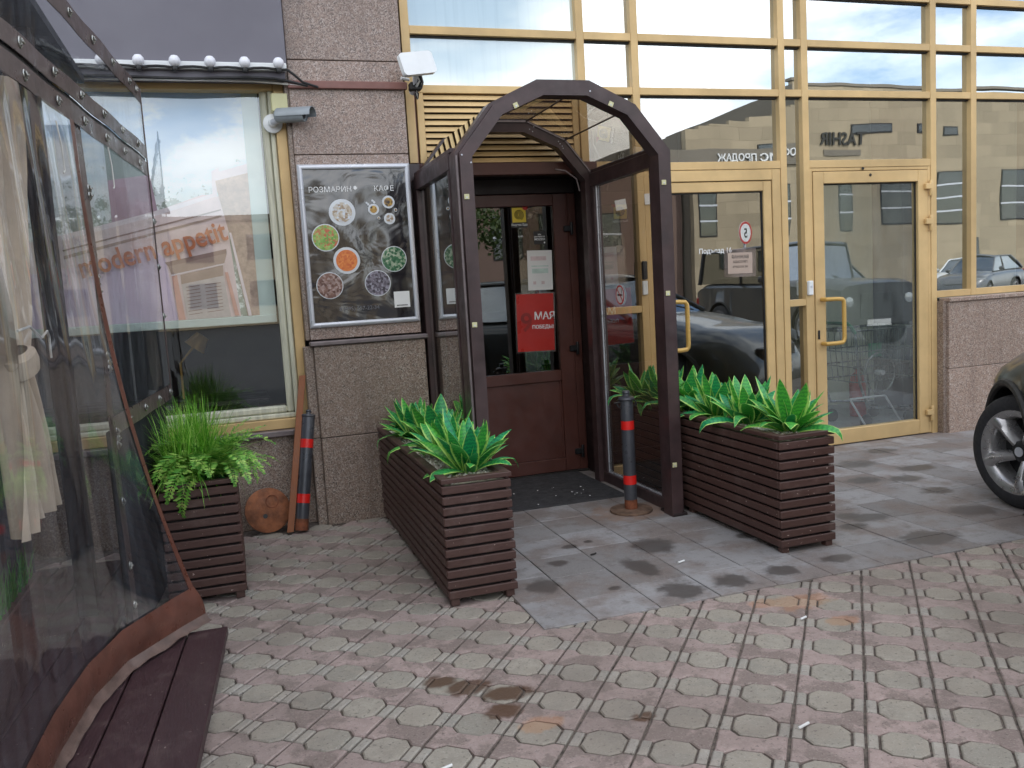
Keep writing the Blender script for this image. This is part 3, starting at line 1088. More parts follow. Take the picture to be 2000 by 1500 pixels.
part('frame', G().box(4.271, 5.361, 5.590, 5.67, 2.136, 2.159, .002), 'gold', rdr)
door_leaf(rdr, 'gold', 4.275, 5.356, .014, 2.131, .094, 5.582, 5.655, ((.014, .130), (2.042, 2.131)))
part('glass_pane', G().box(4.370, 5.261, 5.620, 5.628, .131, 2.041), 'pane_door_r', rdr)
gk = G()
for (a, b, c, d) in ((4.370, 5.261, 2.033, 2.041), (5.253, 5.261, .131, 2.033), (4.370, 4.378, .131, 2.033)):
    gk.box(a, b, 5.609, 5.6195, c, d)
part('gasket', gk, 'gasket', rdr)
pull(rdr, 'gold_handle', 4.322, 4.475, 5.52, 1.165, .825)
for z in (2.00, 1.725, .185):
    h = part('hinge', G().box(5.315, 5.375, 5.552, 5.581, z - .022, z + .022, .004), 'gold', rdr)
    part('barrel', G().lathe([(.013, -.062), (.015, -.055), (.015, .055), (.013, .062)], 12, Matrix.Translation((5.372, 5.566, z - .012))), 'gold', h, True)
part('lock', G().box(4.288, 4.306, 5.574, 5.5815, .86, .93, .003), 'black', rdr)
for x, z in ((4.80, 2.10), (4.73, 2.149)):
    part('screw', G().lathe([(.012, 0), (.010, .004), (0, .005)], 12, Matrix.Translation((x, 5.5805, z)) @ Matrix.Rotation(R(90), 4, 'X')), 'dark_metal', rdr, True)

def flat(name, label, cat, x, y, z, w, h, m, t=.0012, rot=0., group=None):
    """a sheet stuck on a vertical surface that faces the street; origin at its centre"""
    o = part(name, G().box(-w / 2, w / 2, -h / 2, h / 2, -t / 2, t / 2), m)
    o.location = (x, y, z)
    o.rotation_euler = on_wall(0, 0, 0, rot).to_euler()
    tag(o, label, cat, group)
    return o
def flat_text(parent, s, size, dx, dy, m='white', bold=False, align='LEFT', dz=.0014, name='lettering'):
    g = place(text(s, size, .0006, bold, align), Matrix.Translation((dx, dy, dz)))
    o = part(name, g, m, parent, local=True)
    return o

# door bell, intercom
o = rebase(part('door_bell', G().box(4.196, 4.240, 5.555, 5.584, 1.205, 1.315, .006), 'white_paint'), (4.218, 5.584, 1.205))
tag(o, 'small white box on the gold post left of the right glass door', 'door bell')
part('button', G().box(4.210, 4.226, 5.551, 5.5555, 1.262, 1.278, .001), 'alu', o)
o = thing('intercom', 'black card reader over a white plate on the gold post seen through canopy glass', 'intercom', (2.825, 5.584, 1.28))
part('reader', G().box(2.805, 2.845, 5.560, 5.584, 1.40, 1.53, .006), 'black', o)
part('plate', G().box(2.805, 2.845, 5.566, 5.584, 1.29, 1.39, .004), 'white_paint', o)
MT['ink'] = simple('black_ink', srgb(40, 38, 36), .6)
MT['ink_brown'] = simple('brown_ink', srgb(70, 56, 46), .6)
MT['paper'] = simple('paper', srgb(216, 214, 210), .6, 0, .03)
MT['paper_tan'] = simple('tan_paper', srgb(176, 156, 142), .6, 0, .05)
MT['sleeve'] = glass('plastic_sleeve', (.86, .8, .78), .10, 0, haze=.18, haze_c=(.6, .5, .46))
MT['red_paper'] = simple('red_paper', srgb(176, 40, 32), .35, 0, .08, 3)
MT['red_dark'] = simple('dark_red_print', srgb(140, 34, 28), .4)
MT['sticker_yellow'] = simple('yellow_sticker', srgb(222, 194, 50), .4, 0, .06)
MT['sticker_dark'] = simple('dark_sticker', srgb(30, 26, 24), .4)
MT['pink_ink'] = simple('pink_ink', srgb(206, 186, 184), .6)
MT['mint_ink'] = simple('mint_ink', srgb(186, 204, 194), .6)
MT['red_ink'] = simple('red_ink', srgb(196, 40, 36), .4)

# notice in a sleeve and lettering on the left glass door
o = flat('entrance_lettering', 'white entrance number lettering on the dark glass of the left door', 'lettering', 3.40, 5.6195, 1.578, .002, .002, 'white')
o.data = place(text('Подъезд 16', .050, .0008, True), Matrix.Translation((-.105, -.016, 0))).mesh('entrance_lettering', MT['white'])
n = thing('notice', 'small notice in a clear sleeve on the dark glass of the left door', 'notice', (3.640, 5.6185, 1.482), 0)
n.rotation_euler = on_wall(0, 0, 0, R(-1)).to_euler()
part('sleeve', G().box(-.137, .137, -.105, .105, -.001, .0), 'sleeve', n, local=True)
part('sheet', G().box(-.105, .105, -.08, .075, .0004, .0012), 'paper_tan', n, local=True)
for s, yy, sz, m in (('ВАЖНАЯ', .032, .034, 'ink'), ('ПРОСЬБА', -.002, .026, 'ink_brown'), ('НЕ ВХОДИТЬ', -.036, .020, 'ink_brown')):
    gt = place(text(s, sz, .0005, True, 'CENTER'), Matrix.Translation((0, yy, .0016)) @ Matrix.Diagonal((-1, 1, 1, 1)))
    part('lettering', gt, m, n, local=True)

# sheets on the brown door glass
yd = 5.9035
o = flat('notice_sheet', 'white paper sheet on the brown door glass above the red poster', 'notice', 2.155, yd, 1.512, .190, .285, 'paper', rot=R(-1.2))
for (x, yy, w, h, m) in ((-.01, .085, .12, .03, 'pink_ink'), (.0, .03, .13, .008, 'mint_ink'), (0, -.005, .125, .034, 'mint_ink'), (-.045, -.09, .022, .022, 'pink_ink'), (.02, -.09, .024, .022, 'pink_ink')):
    part('print', G().box(x - w / 2, x + w / 2, yy - h / 2, yy + h / 2, .0008, .0012), m, o, local=True)
o = flat('red_poster', 'red holiday poster in a sleeve on the brown door glass', 'poster', 2.098, yd - .001, 1.137, .285, .415, 'red_paper', rot=R(-1.5))
bd = G()
for (a, b, c, d) in ((-.1425, .1425, .2075, .2175), (-.1425, .1425, -.2175, -.2075), (-.1525, -.1425, -.2175, .2175), (.1425, .1525, -.2175, .2175)):
    bd.box(a, b, c, d, -.0006, .0008)
part('sleeve_border', bd, 'sleeve', o, local=True)
flat_text(o, 'МАЯ', .074, -.012, .022, 'white', True)
flat_text(o, 'ПОБЕДЫ!', .036, -.028, -.045, 'white', True)
nine = place(text('9', .19, .0006, True), Matrix.Translation((-.118, -.06, .0012)))
part('numeral', nine, 'red_dark', o, local=True)
o = flat('food_sticker', 'yellow square sticker with a dark spiral on the brown door glass', 'sticker', 2.018, yd, 1.897, .118, .150, 'sticker_dark')
part('yellow_tile', G().box(-.052, .052, -.038, .066, .0006, .0014, .0002), 'sticker_yellow', o, local=True)
sp = [( (.006 + .0305 * k / 70) * math.cos(-k * .30 + 1.0) - .002, (.006 + .0305 * k / 70) * math.sin(-k * .30 + 1.0) + .014, .0020) for k in range(71)]
part('spiral', G().tube(sp, .0026, 5), 'sticker_dark', o, local=True)
flat_text(o, 'Яндекс Еда', .022, 0, -.062, 'white', True, 'CENTER')
part('red_badge', G().lathe([(.020, 0), (.020, .001), (0, .0012)], 20, Matrix.Translation((.048, .066, .0015))), 'red_ink', o, local=True)
o = flat('card_sticker', 'small black sticker above the white sheet on the door', 'sticker', 2.165, yd, 1.745, .088, .092, 'sticker_dark')
for s, yy, sz in (('МЫ', .018, .014), ('доставляем', .004, .014), ('MOZZO', -.018, .022)):
    flat_text(o, s, sz, 0, yy, 'white', True, 'CENTER')
part('dot', G().lathe([(.006, 0), (.006, .001), (0, .0012)], 14, Matrix.Translation((.036, -.036, .0008))), 'white', o, local=True)
# white slips on the sidelight behind the canopy
o = flat('paper_slip', 'tilted white slip on the glass seen through the canopy side, left one', 'note', 2.69, 5.6295, 1.935, .085, .072, 'paper', rot=R(9), group='paper slips by the left glass door')
o = flat('paper_slip', 'white slip on the gold post seen through the canopy side', 'note', 2.885, 5.5835, 1.965, .06, .075, 'paper', rot=R(3), group='paper slips by the left glass door')
o = flat('faded_sheet', 'faded see-through sheet on the glass behind the canopy side pane', 'notice', 2.625, 5.6295, 1.515, .15, .27, 'sleeve')

# ---- low granite wall at the right
lw = thing('low_granite_wall', 'low speckled granite wall under the right hand windows', 'wall', (7.4, 5.6, 0))
part('core', G().box(5.50, 9.5, 5.56, 5.9, 0, 1.09), 'brown_dark', lw)
for a, b in ((5.482, 6.60), (6.603, 7.75), (7.753, 9.4)):
    part('granite_panel', G().box(a, b, 5.500, 5.555, -.01, .532, .003), 'granite_warm', lw)
    part('granite_panel', G().box(a, b, 5.500, 5.555, .536, 1.072, .003), 'granite_warm', lw)
part('return_panel', G().box(5.449, 5.481, 5.525, 5.60, -.01, 1.085, .002), 'granite_shaded', lw)
part('coping', G().box(5.475, 9.4, 5.480, 5.60, 1.0735, 1.108, .006), 'granite_warm', lw)

# ---- cafe window
cw = thing('cafe_window', 'large cafe window in a gold frame left of the granite pillar', 'window', (-.8, 5.55, .6))
def ring(g, x0, x1, z0, z1, w, y0, y1, c=.004):
    g1 = G().box(x0, x0 + w, y0, y1, z0, z1, c)
    g2 = G().box(x1 - w, x1, y0, y1, z0, z1, c)
    g3 = G().box(x0 + w + .0004, x1 - w - .0004, y0 + .0004, y1, z0, z0 + w, c)
    g4 = G().box(x0 + w + .0004, x1 - w - .0004, y0 + .0004, y1, z1 - w, z1, c)
    return (g1, g2, g3, g4)
for q in ring(None, -2.6, .424, .608, 2.728, .062, 5.505, 5.60):
    part('outer_frame', q, 'gold', cw)
for q in ring(None, -2.536, .360, .672, 2.702, .030, 5.535, 5.61, .006):
    part('sash', q, 'pvc_cream', cw)
for q in ring(None, -2.504, .328, .704, 2.712, .044, 5.552, 5.62, .010):
    part('sash', q, 'pvc_cream', cw)
part('glass_pane', G().box(-2.458, .282, 5.585, 5.593, .750, 2.667), 'pane_cafe', cw)
part('sill', G().box(-2.7, .42, 5.44, 5.56, .570, .606, .005), 'ledge', cw)
ap = thing('window_apron_wall', 'granite wall below the cafe window behind the fern planter', 'wall', (-.9, 5.55, 0))
for a, b in ((-3.2, -1.45), (-1.447, -.55), (-.547, .404)):
    part('granite_panel', G().box(a, b, 5.50, 5.60, -.01, .569, .003), 'granite_shaded', ap)
part('pier_panel', G().box(-4.6, -2.705, 5.50, 5.62, .572, 2.74, .003), 'granite', ap)

# ---- roller blind with a print
MT['blind'] = simple('blind_cloth', srgb(200, 216, 210), .8, 0, .06, 4)
t = NT('blind_sky_print')
p = t.coord('pos')
sx = t.new('SeparateXYZ')
t.l.new(p, sx.inputs[0])
gr = t.mapr(sx.outputs['Z'], 1.9, 2.6, 0, 1)
c = t.mix(gr, srgb(226, 236, 230), srgb(186, 212, 240))
cl_ = t.noise(t.mapping(p, (1, 1, 2)), 2.2, 4, .6)
c = t.mix(t.mapr(cl_, .42, .62), c, srgb(246, 250, 250))
fol = t.math('ADD', t.noise(p, 9, 6, .75), t.mapr(sx.outputs['Z'], 1.85, 2.45, .13, -.22, False))
spk = t.noise(p, 60, 4, .8)
fm = t.mapr(t.math('ADD', fol, t.math('MULTIPLY', t.math('SUBTRACT', spk, .5), .5)), .53, .62)
c = t.mix(t.math('MULTIPLY', fm, .75), c, srgb(128, 140, 118))
t.bsdf(c, .8)
MT['print_sky'] = t.m
def pcol(n, r, g_, b, **k):
    MT[n] = simple(n, srgb(r, g_, b), .8, 0, k.get('var', .08), k.get('scale', 8))
pcol('print_wall', 230, 210, 208)
pcol('print_wall_lilac', 220, 202, 222, scale=3)
pcol('print_tower', 196, 172, 156, var=.15, scale=30)
pcol('print_dark', 176, 152, 140)
pcol('print_pale', 238, 226, 228)
pcol('print_line', 158, 132, 124)
pcol('print_orange', 200, 124, 88)
pcol('print_pink', 218, 166, 152)
pcol('print_grey', 204, 194, 190, scale=20)
pcol('print_slab', 150, 164, 160)
pcol('print_mauve', 186, 158, 172)
rb = thing('roller_blind', 'printed roller blind with pink house and orange lettering inside the cafe window', 'blind', (-.9, 5.66, 1.3))
YB = 5.655
part('cloth', G().box(-2.45, .275, YB, YB + .004, 1.322, 2.69), 'blind', rb)
part('bottom_bar', G().box(-2.45, .275, YB - .010, YB + .012, 1.272, 1.3215, .004), 'blind', rb)
part('roller', G().tube([(-2.45, YB + .045, 2.70), (.275, YB + .045, 2.70)], .028, 12), 'white_paint', rb, True)
lay = [0]
def pr(poly, m, name='print'):
    lay[0] += 1
    y = YB - .0006 - .00035 * lay[0]
    part(name, G().prism(poly, y, y + .0003), m, rb)
pr([(-2.45, 1.323), (.173, 1.323), (.178, 2.685), (-2.45, 2.685)], 'print_sky', 'sky_print')
pr([(-.62, 1.9), (-.41, 1.96), (-.40, 2.30), (-.445, 2.42), (-.62, 2.40)], 'print_slab')
pr([(-.62, 1.9), (-.36, 1.96), (-.385, 2.20), (-.62, 2.17)], 'print_mauve')
pr([(-2.2, 1.323), (.06, 1.323), (.02, 2.06), (-.10, 2.075), (-.41, 1.97), (-.9, 1.86), (-2.2, 1.60)], 'print_wall')
pr([(-2.2, 1.323), (-.31, 1.323), (-.345, 1.70), (-.41, 1.76), (-.62, 1.70), (-2.2, 1.5)], 'print_wall_lilac')
pr([(-.9, 1.86), (-.41, 1.975), (-.02, 2.085), (-.02, 2.062), (-.41, 1.945), (-.9, 1.83)], 'print_pale')
pr([(-.04, 2.06), (-.035, 2.215), (.012, 2.24), (.012, 2.215), (-.012, 2.20), (-.012, 2.06)], 'print_pale')
pr([(-.02, 2.205), (.178, 2.257), (.173, 1.323), (.10, 1.323), (.035, 1.84), (-.012, 2.1)], 'print_tower')
pr([(-.02, 2.205), (.178, 2.257), (.178, 2.20), (-.02, 2.155)], 'print_pale')
pr([(-.9, 1.775), (-.41, 1.89), (-.0, 1.985), (-.0, 1.977), (-.41, 1.88), (-.9, 1.765)], 'print_line')
pr([(-.9, 1.74), (-.41, 1.855), (-.0, 1.95), (-.0, 1.938), (-.41, 1.84), (-.9, 1.72)], 'print_dark')
pr([(-.352, 1.676), (.01, 1.742), (.01, 1.715), (-.335, 1.652)], 'print_line')
pr([(-.335, 1.652), (.01, 1.715), (-.01, 1.655), (-.32, 1.60)], 'print_dark')
pr([(-.325, 1.60), (-.01, 1.655), (-.01, 1.648), (-.325, 1.592)], 'print_pale')
pr([(-.32, 1.592), (-.29, 1.597), (-.265, 1.323), (-.305, 1.323)], 'print_pink')
pr([(-.27, 1.597), (-.02, 1.643), (-.02, 1.58), (-.27, 1.54)], 'print_dark')
pr([(-.27, 1.54), (-.02, 1.58), (.0, 1.323), (-.255, 1.323)], 'print_grey')
for k in range(9):
    z = 1.35 + k * .021
    pr([(-.245, z), (-.165, z + .008), (-.165, z + .012), (-.245, z + .004)], 'print_line')
    pr([(-.135, z + .010), (-.04, z + .018), (-.04, z + .022), (-.135, z + .014)], 'print_line')
pr([(-.012, 1.60), (.006, 1.60), (.05, 1.33), (.025, 1.33)], 'print_pink')
pr([(.035, 1.84), (.048, 1.84), (.125, 1.323), (.105, 1.323)], 'print_pale')
M = on_wall(-.815, YB - .018, 1.606, R(13)) @ Matrix.Shear('XY', 4, (-.02, 0))
part('lettering', place(text('modern appetit', .166, .001, True), M @ Matrix.Diagonal((.83, 1.05, 1, 1))), 'print_orange', rb)

# things glimpsed under the blind
o = thing('table_lamp', 'small brass lamp glimpsed through the cafe window under the blind', 'lamp', (-.26, 6.3, .75))
part('shade', G().lathe([(.075, 0), (.045, .10), (.0, .105)], 20, Matrix.Translation((-.26, 6.3, 1.12)) @ Matrix.Rotation(R(38), 4, 'Y')), 'gold_handle', o, True)
part('stem', G().tube([(-.26, 6.3, 1.13), (-.36, 6.3, 1.02), (-.36, 6.3, .775)], .008, 8), 'gold_handle', o, True)
part('foot', G().lathe([(.07, 0), (.06, .018), (0, .02)], 20, Matrix.Translation((-.36, 6.3, .756))), 'dark_metal', o, True)
tb = thing('cafe_table', 'dark cafe table just inside the window under the blind', 'table', (-.6, 6.4, 0))
part('table_top', G().box(-1.4, .2, 6.1, 6.7, .72, .755, .006), 'brown_dark', tb)
for x in (-1.3, .1):
    for y in (6.17, 6.63):
        part('leg', G().box(x - .025, x + .025, y - .025, y + .025, .005, .719, .003), 'brown_dark', tb)

# ---- grey fascia, white strip and bulbs
fs = thing('fascia_panel', 'plain grey fascia panel above the cafe window', 'fascia', (-2.2, 5.45, 2.75))
part('panel', G().box(-4.8, .445, 5.36, 5.62, 2.786, 4.6, .004), 'fascia', fs)
part('white_strip', G().box(-4.8, .442, 5.345, 5.40, 2.741, 2.7845, .003), 'white_paint', fs)
part('drip_profile', G().box(-4.8, .432, 5.37, 5.62, 2.700, 2.7405, .003), 'fascia', fs)
sg = thing('string_light', 'string of white globe bulbs on black cable along the fascia', 'string lights', (-.9, 5.33, 2.79))
bl = G().lathe([(.004, .030), (.018, .026), (.029, .012), (.032, -.002), (.029, -.016), (.02, -.027), (.012, -.032), (0, -.033)][::-1], 20)
bl_me = bl.mesh('bulb', MT['bulb'], True)
sk = G().lathe([(.013, -.020), (.016, -.012), (.016, .012), (.010, .022)], 12)
sk_me = sk.mesh('socket', MT['black'], True)
pts = []
for k in range(10):
    x = .395 - .1885 * k
    b = part('bulb', bl_me, 'bulb', sg)
    b.matrix_parent_inverse = Matrix()
    b.location = Vector((x, 5.308, 2.776)) - sg.location
    s = part('socket', sk_me, 'black', sg)
    s.matrix_parent_inverse = Matrix()
    s.location = Vector((x, 5.312, 2.739)) - sg.location
    pts += [(x, 5.318, 2.738), (x - .05, 5.326, 2.748), (x - .094, 5.329, 2.751), (x - .14, 5.326, 2.748)]
pts = [(.62, 5.39, 2.66), (.53, 5.36, 2.68), (.48, 5.33, 2.715), (.44, 5.322, 2.742)] + pts
part('cable', G().tube(pts, .0075, 7), 'cable', sg, True)
o = part('loose_cable', G().tube([(-1.4, 5.36, 2.705), (-.6, 5.35, 2.698), (-.1, 5.345, 2.688), (.22, 5.35, 2.702), (.36, 5.36, 2.70), (.46, 5.39, 2.690), (.56, 5.395, 2.668)], .008, 7), 'cable', smooth=True)
tag(rebase(o, (0, 5.36, 2.74)), 'loose black cable sagging under the fascia drip edge', 'cable')
o = part('white_wire', G().tube([(-1.4, 5.40, 2.692), (-.2, 5.395, 2.690), (.24, 5.395, 2.690), (.36, 5.40, 2.684), (.50, 5.40, 2.672), (.56, 5.40, 2.662)], .006, 6), 'cable_white', smooth=True)
tag(rebase(o, (0, 5.4, 2.73)), 'thin white wire along the head of the cafe window', 'cable')

# ---- camera, junction box, antenna
o = rebase(part('junction_box', G().box(.342, .442, 5.435, 5.500, 2.525, 2.635, .010), 'cream'), (.392, 5.5, 2.525))
tag(o, 'cream square junction box above the security camera', 'junction box')
part('lid', G().box(.346, .438, 5.429, 5.4345, 2.529, 2.631, .004), 'cream', o)
sc_g = G()
cc = thing('security_camera', 'grey bullet security camera on the cafe window frame', 'security camera', (.345, 5.50, 2.47))
part('mount', G().lathe([(.058, 0), (.056, .014), (.030, .022), (.022, .05), (0, .052)], 24, Matrix.Translation((.345, 5.503, 2.468)) @ Matrix.Rotation(R(90), 4, 'X')), 'white_paint', cc, True)
part('arm', G().tube([(.345, 5.46, 2.468), (.365, 5.42, 2.470), (.39, 5.40, 2.478)], .020, 12), 'alu', cc, True)
CM = Matrix.Translation((.375, 5.415, 2.495)) @ Matrix.Rotation(R(-32), 4, 'Z') @ Matrix.Rotation(R(93), 4, 'Y')
bar = part('body', G().lathe([(.034, -.012), (.041, 0), (.041, .170), (.037, .175), (.037, .165), (.030, .160), (0, .160)], 26, CM), 'cam_grey', cc, True)
part('lens', G().lathe([(.027, .161), (.022, .168), (0, .169)], 20, CM), 'black', bar, True)
vis = G()
pv = []
for side in (0, 1):
    for k in range(13):
        a = R(-100 + 200 * k / 12)
        for z in (.0, .225):
            r = .0435 + .003 * side
            pv.append(CM @ Vector((-r * math.cos(a), r * math.sin(a), z)))
vf = []
for k in range(12):
    i = 2 * k
    vf.append([i, i + 1, i + 3, i + 2])
    j = 26 + 2 * k
    vf.append([j, j + 2, j + 3, j + 1])
    vf.append([i + 1, j + 1, j + 3, i + 3])
    vf.append([i, i + 2, j + 2, j])
vis.add(pv, vf)
part('sun_hood', vis, 'cam_grey', cc, True)
an = thing('radio_antenna', 'flat white rounded antenna panel with tangled bracket beside the louvre', 'antenna', (1.20, 5.42, 2.66))
poly = []
for (cx, cy, s) in ((.092, .045, 0), (-.092, .045, 1), (-.092, -.045, 2), (.092, -.045, 3)):
    for k in range(6):
        a = R(90 * s + 90 * k / 5)
        poly.append((cx + .024 * math.cos(a), cy + .024 * math.sin(a)))
AM = Matrix.Translation((1.205, 5.26, 2.775)) @ Matrix.Rotation(R(-11), 4, 'Y') @ Matrix.Rotation(R(18), 4, 'Z') @ Matrix.Rotation(R(-8), 4, 'X')
part('panel', place(G().prism(poly, -.016, .016), AM), 'white_paint', an, smooth=False)
part('bracket', G().tube([(1.20, 5.28, 2.745), (1.205, 5.32, 2.70), (1.21, 5.36, 2.665), (1.20, 5.418, 2.645)], [.014, .02, .02, .024], 10), 'alu', an, True)
part('clamp', G().box(1.17, 1.245, 5.34, 5.40, 2.640, 2.69, .008), 'dark_metal', an)
part('knob', G().tube([(1.17, 5.36, 2.705), (1.12, 5.35, 2.712)], .010, 8), 'white_paint', an, True)
for k, c_ in enumerate(('cable', 'cable_white', 'cable', 'ledge')):
    a = .02 * k
    part('cable', G().tube([(1.19 + a * .6, 5.29, 2.73), (1.215 + a * .5, 5.31, 2.69 - a * .2), (1.19 + a * .9, 5.35, 2.655), (1.225 - a * .5, 5.37, 2.625), (1.225, 5.40, 2.60)], .006, 6), c_, an, True)

# ---- menu board
mb = thing('menu_board', 'silver framed black cafe menu board with round food pictures on the pillar', 'poster', (.80, 5.41, 1.22))
A, B, Z0, Z1 = .455, 1.143, 1.222, 2.210
w = .032
def molding(x0, z0, x1, z1, ins):
    """mitred rounded frame rail along one side"""
    return ins
fr_prof = [(0, 0), (0, .012), (.006, .020), (.016, .023), (.026, .020), (w, .013), (w, 0)]
corners = [(A, Z0, 1, 1), (B, Z0, -1, 1), (B, Z1, -1, -1), (A, Z1, 1, -1)]
for k in range(4):
    c0, c1 = corners[k], corners[(k + 1) % 4]
    vs, f = [], []
    for (cx, cz, sx, sz) in (c0, c1):
        for (d, h) in fr_prof:
            vs.append((cx + sx * d, 5.417 - h, cz + sz * d))
    n_ = len(fr_prof)
    for q in range(n_):
        l = (q + 1) % n_
        f.append([q, l, n_ + l, n_ + q])
    f += [list(range(n_))[::-1], [n_ + q for q in range(n_)]]
    part('frame_rail', G().add(vs, f), 'alu', mb, True, angle=50)
part('poster_sheet', G().grid(lambda u, v: (A + .03 + (B - A - .06) * u, 5.408 - .0018 * (mnoise.noise(Vector((u * 5, v * 7, 1.3))) + .6 * mnoise.noise(Vector((u * 11, v * 9, 4.1)))), Z0 + .03 + (Z1 - Z0 - .06) * v), 40, 56), 'poster', mb, True, angle=180)
MT['dishes'] = None
dd = [('dish_fish', srgb(150, 128, 104), srgb(196, 186, 168), srgb(206, 214, 224)), ('dish_salad', srgb(104, 150, 62), srgb(160, 190, 104), srgb(190, 84, 64)),
      ('dish_soup', srgb(206, 112, 48), srgb(222, 136, 64), srgb(196, 92, 40)), ('dish_meat', srgb(92, 62, 54), srgb(130, 96, 84), srgb(168, 146, 140)),
      ('dish_roll', srgb(58, 52, 62), srgb(96, 88, 100), srgb(150, 146, 160)), ('dish_greens', srgb(28, 84, 52), srgb(70, 120, 84), srgb(176, 184, 160)), ('cup_tea', srgb(60, 48, 44), srgb(170, 128, 50), srgb(196, 160, 80))]
for nme, a_, b_, c_ in dd:
    MT[nme] = dish_mat(nme, a_, b_, c_, 75)
def disc(cx, cz, r, m, y, name, parent, ry=None):
    return part(name, G().lathe([(r, 0), (r, .0008), (0, .0009)], 36, Matrix.Translation((cx, y, cz)) @ Matrix.Rotation(R(90), 4, 'X')), m, parent)
MT['plate_rim'] = simple('plate_rim_print', srgb(206, 210, 214), .2, 0, .06)
for (cx, cz, r, m, fr_) in ((.704, 1.919, .081, 'dish_fish', .74), (.592, 1.770, .083, 'dish_salad', .93), (.709, 1.626, .082, 'dish_soup', .80), (.594, 1.478, .082, 'dish_meat', .94), (.890, 1.477, .081, 'dish_roll', .94), (1.003, 1.622, .080, 'dish_greens', .94),
                            (.898, 1.932, .034, 'cup_tea', .66), (.994, 1.974, .039, 'cup_tea', .7), (.994, 1.872, .035, 'dish_fish', .68), (1.036, 1.924, .011, 'cup_tea', .6), (.927, 1.878, .009, 'cup_tea', .6)):
    d_ = disc(cx, cz, r, 'plate_rim', 5.4035, 'dish_picture', mb)
    disc(cx, cz, r * fr_, m, 5.4024, 'food', d_)
disc(.795, 2.065, .011, 'white', 5.4035, 'dot', mb)
for (x, z) in ((.858, 1.972), (.895, 1.985), (.868, 1.963), (.905, 1.975)):
    disc(x, z, .007, 'plate_rim', 5.4035, 'sugar_print', mb)
part('lettering', place(text('РОЗМАРИН', .046, .0008), on_wall(.511, 5.4032, 2.043, R(0))), 'white', mb)
part('lettering', place(text('КАФЕ', .046, .0008), on_wall(.908, 5.4032, 2.043)), 'white', mb)
MT['grey_print'] = simple('grey_print', srgb(112, 112, 118), .4)
part('phone_number', place(text('8 (495) 557-22-34', .034, .0008), on_wall(.640, 5.4032, 1.318)), 'grey_print', mb)
part('blank_label', G().box(.985, 1.085, 5.4022, 5.4034, 1.318, 1.418, .0004), 'white', mb)
lg = G()
for k in range(9):
    lg.box(1.0 + k * .0078, 1.006 + k * .0078, 5.4016, 5.4021, 1.328, 1.335)
part('small_print', lg, 'ink', mb)

# ================================================================== ARCHED CANOPY
cp = thing('entrance_canopy', 'dark brown arched canopy with smoked panes around the brown door', 'canopy', (1.81, 5.0, 0))
CXC = 1.8125
def arch_pts(hw, sp_z, k):
    """half outline of the frame, k = inward offset"""
    return [(-.63 + k, 0), (-.63 + k, 2.118 - k * .30), (-.425 + k * .72, 2.368 - k * .70), (-.152 + k * .30, 2.494 - k * .98),
            (.152 - k * .30, 2.494 - k * .98), (.425 - k * .72, 2.368 - k * .70), (.63 - k, 2.118 - k * .30), (.63 - k, 0)]
def arch_frame(y0, y1, k0, k1, segs, name, m='brown_pvc'):
    o, i = arch_pts(0, 0, k0), arch_pts(0, 0, k1)
    for s in segs:
        g = G()
        P = lambda q, y: (CXC + q[0], y, q[1])
        vs = [P(o[s], y0), P(i[s], y0), P(i[s], y1), P(o[s], y1), P(o[s + 1], y0), P(i[s + 1], y0), P(i[s + 1], y1), P(o[s + 1], y1)]
        g.add(vs, [[0, 1, 5, 4], [1, 2, 6, 5], [2, 3, 7, 6], [3, 0, 4, 7], [0, 3, 2, 1], [4, 5, 6, 7]])
        part(name if s in (0, 6) else 'arch_segment', g, m, cp)
# front frame: face member, stepped outer lip, back flange
arch_frame(4.415, 4.520, .020, .088, range(7), 'post')
arch_frame(4.440, 4.560, .000, .0195, range(7), 'post_lip')
arch_frame(4.521, 4.575, .0200, .060, range(7), 'post_flange')
# rear frame
arch_frame(5.475, 5.555, .020, .085, range(7), 'post')
arch_frame(5.490, 5.565, .000, .0195, range(7), 'post_lip')
# light seal along the rear arch
o = arch_pts(0, 0, .019)
part('seal', G().tube([(CXC + a, 5.473, b) for a, b in o[1:7]], .006, 6), 'ledge', cp, True)
o = arch_pts(0, 0, .10)
part('seal', G().tube([(CXC + .50, 5.47, 2.02), (CXC + .48, 5.468, 2.10), (CXC + .40, 5.466, 2.155), (CXC + .33, 5.466, 2.165)], .005, 6), 'ledge', cp, True)
for sx in (-1, 1):
    xo = CXC + sx * .605
    x0, x1 = xo - .028, xo + .028
    part('side_rail', G().box(x0, x1, 4.576, 5.474, 2.045, 2.135, .004), 'brown_pvc', cp)
    part('side_rail', G().box(x0, x1, 4.576, 5.474, .004, .078, .004), 'brown_pvc', cp)
    part('side_stile', G().box(x0, x1, 4.576, 4.612, .0785, 2.0445, .004), 'brown_pvc', cp)
    part('side_stile', G().box(x0, x1, 5.415, 5.474, .0785, 2.0445, .004), 'brown_pvc', cp)
    part('side_pane', G().box(xo - .003, xo + .003, 4.612, 5.415, .0785, 2.0445), 'pane_side', cp)
    b = G()
    e0, e1 = sorted((xo - sx * .006, xo - sx * .014))
    b.box(e0, e1, 4.612, 5.415, .0785, .090, .001).box(e0, e1, 5.404, 5.415, .0905, 2.0445, .001)
    part('glazing_bead', b, 'alu' if sx > 0 else 'ledge', cp)
    # purlin at the spring line
    part('purlin', G().box(xo - .02, xo + .03 if sx > 0 else xo + .02, 4.561, 5.489, 2.1352, 2.16, .003), 'brown_pvc', cp)
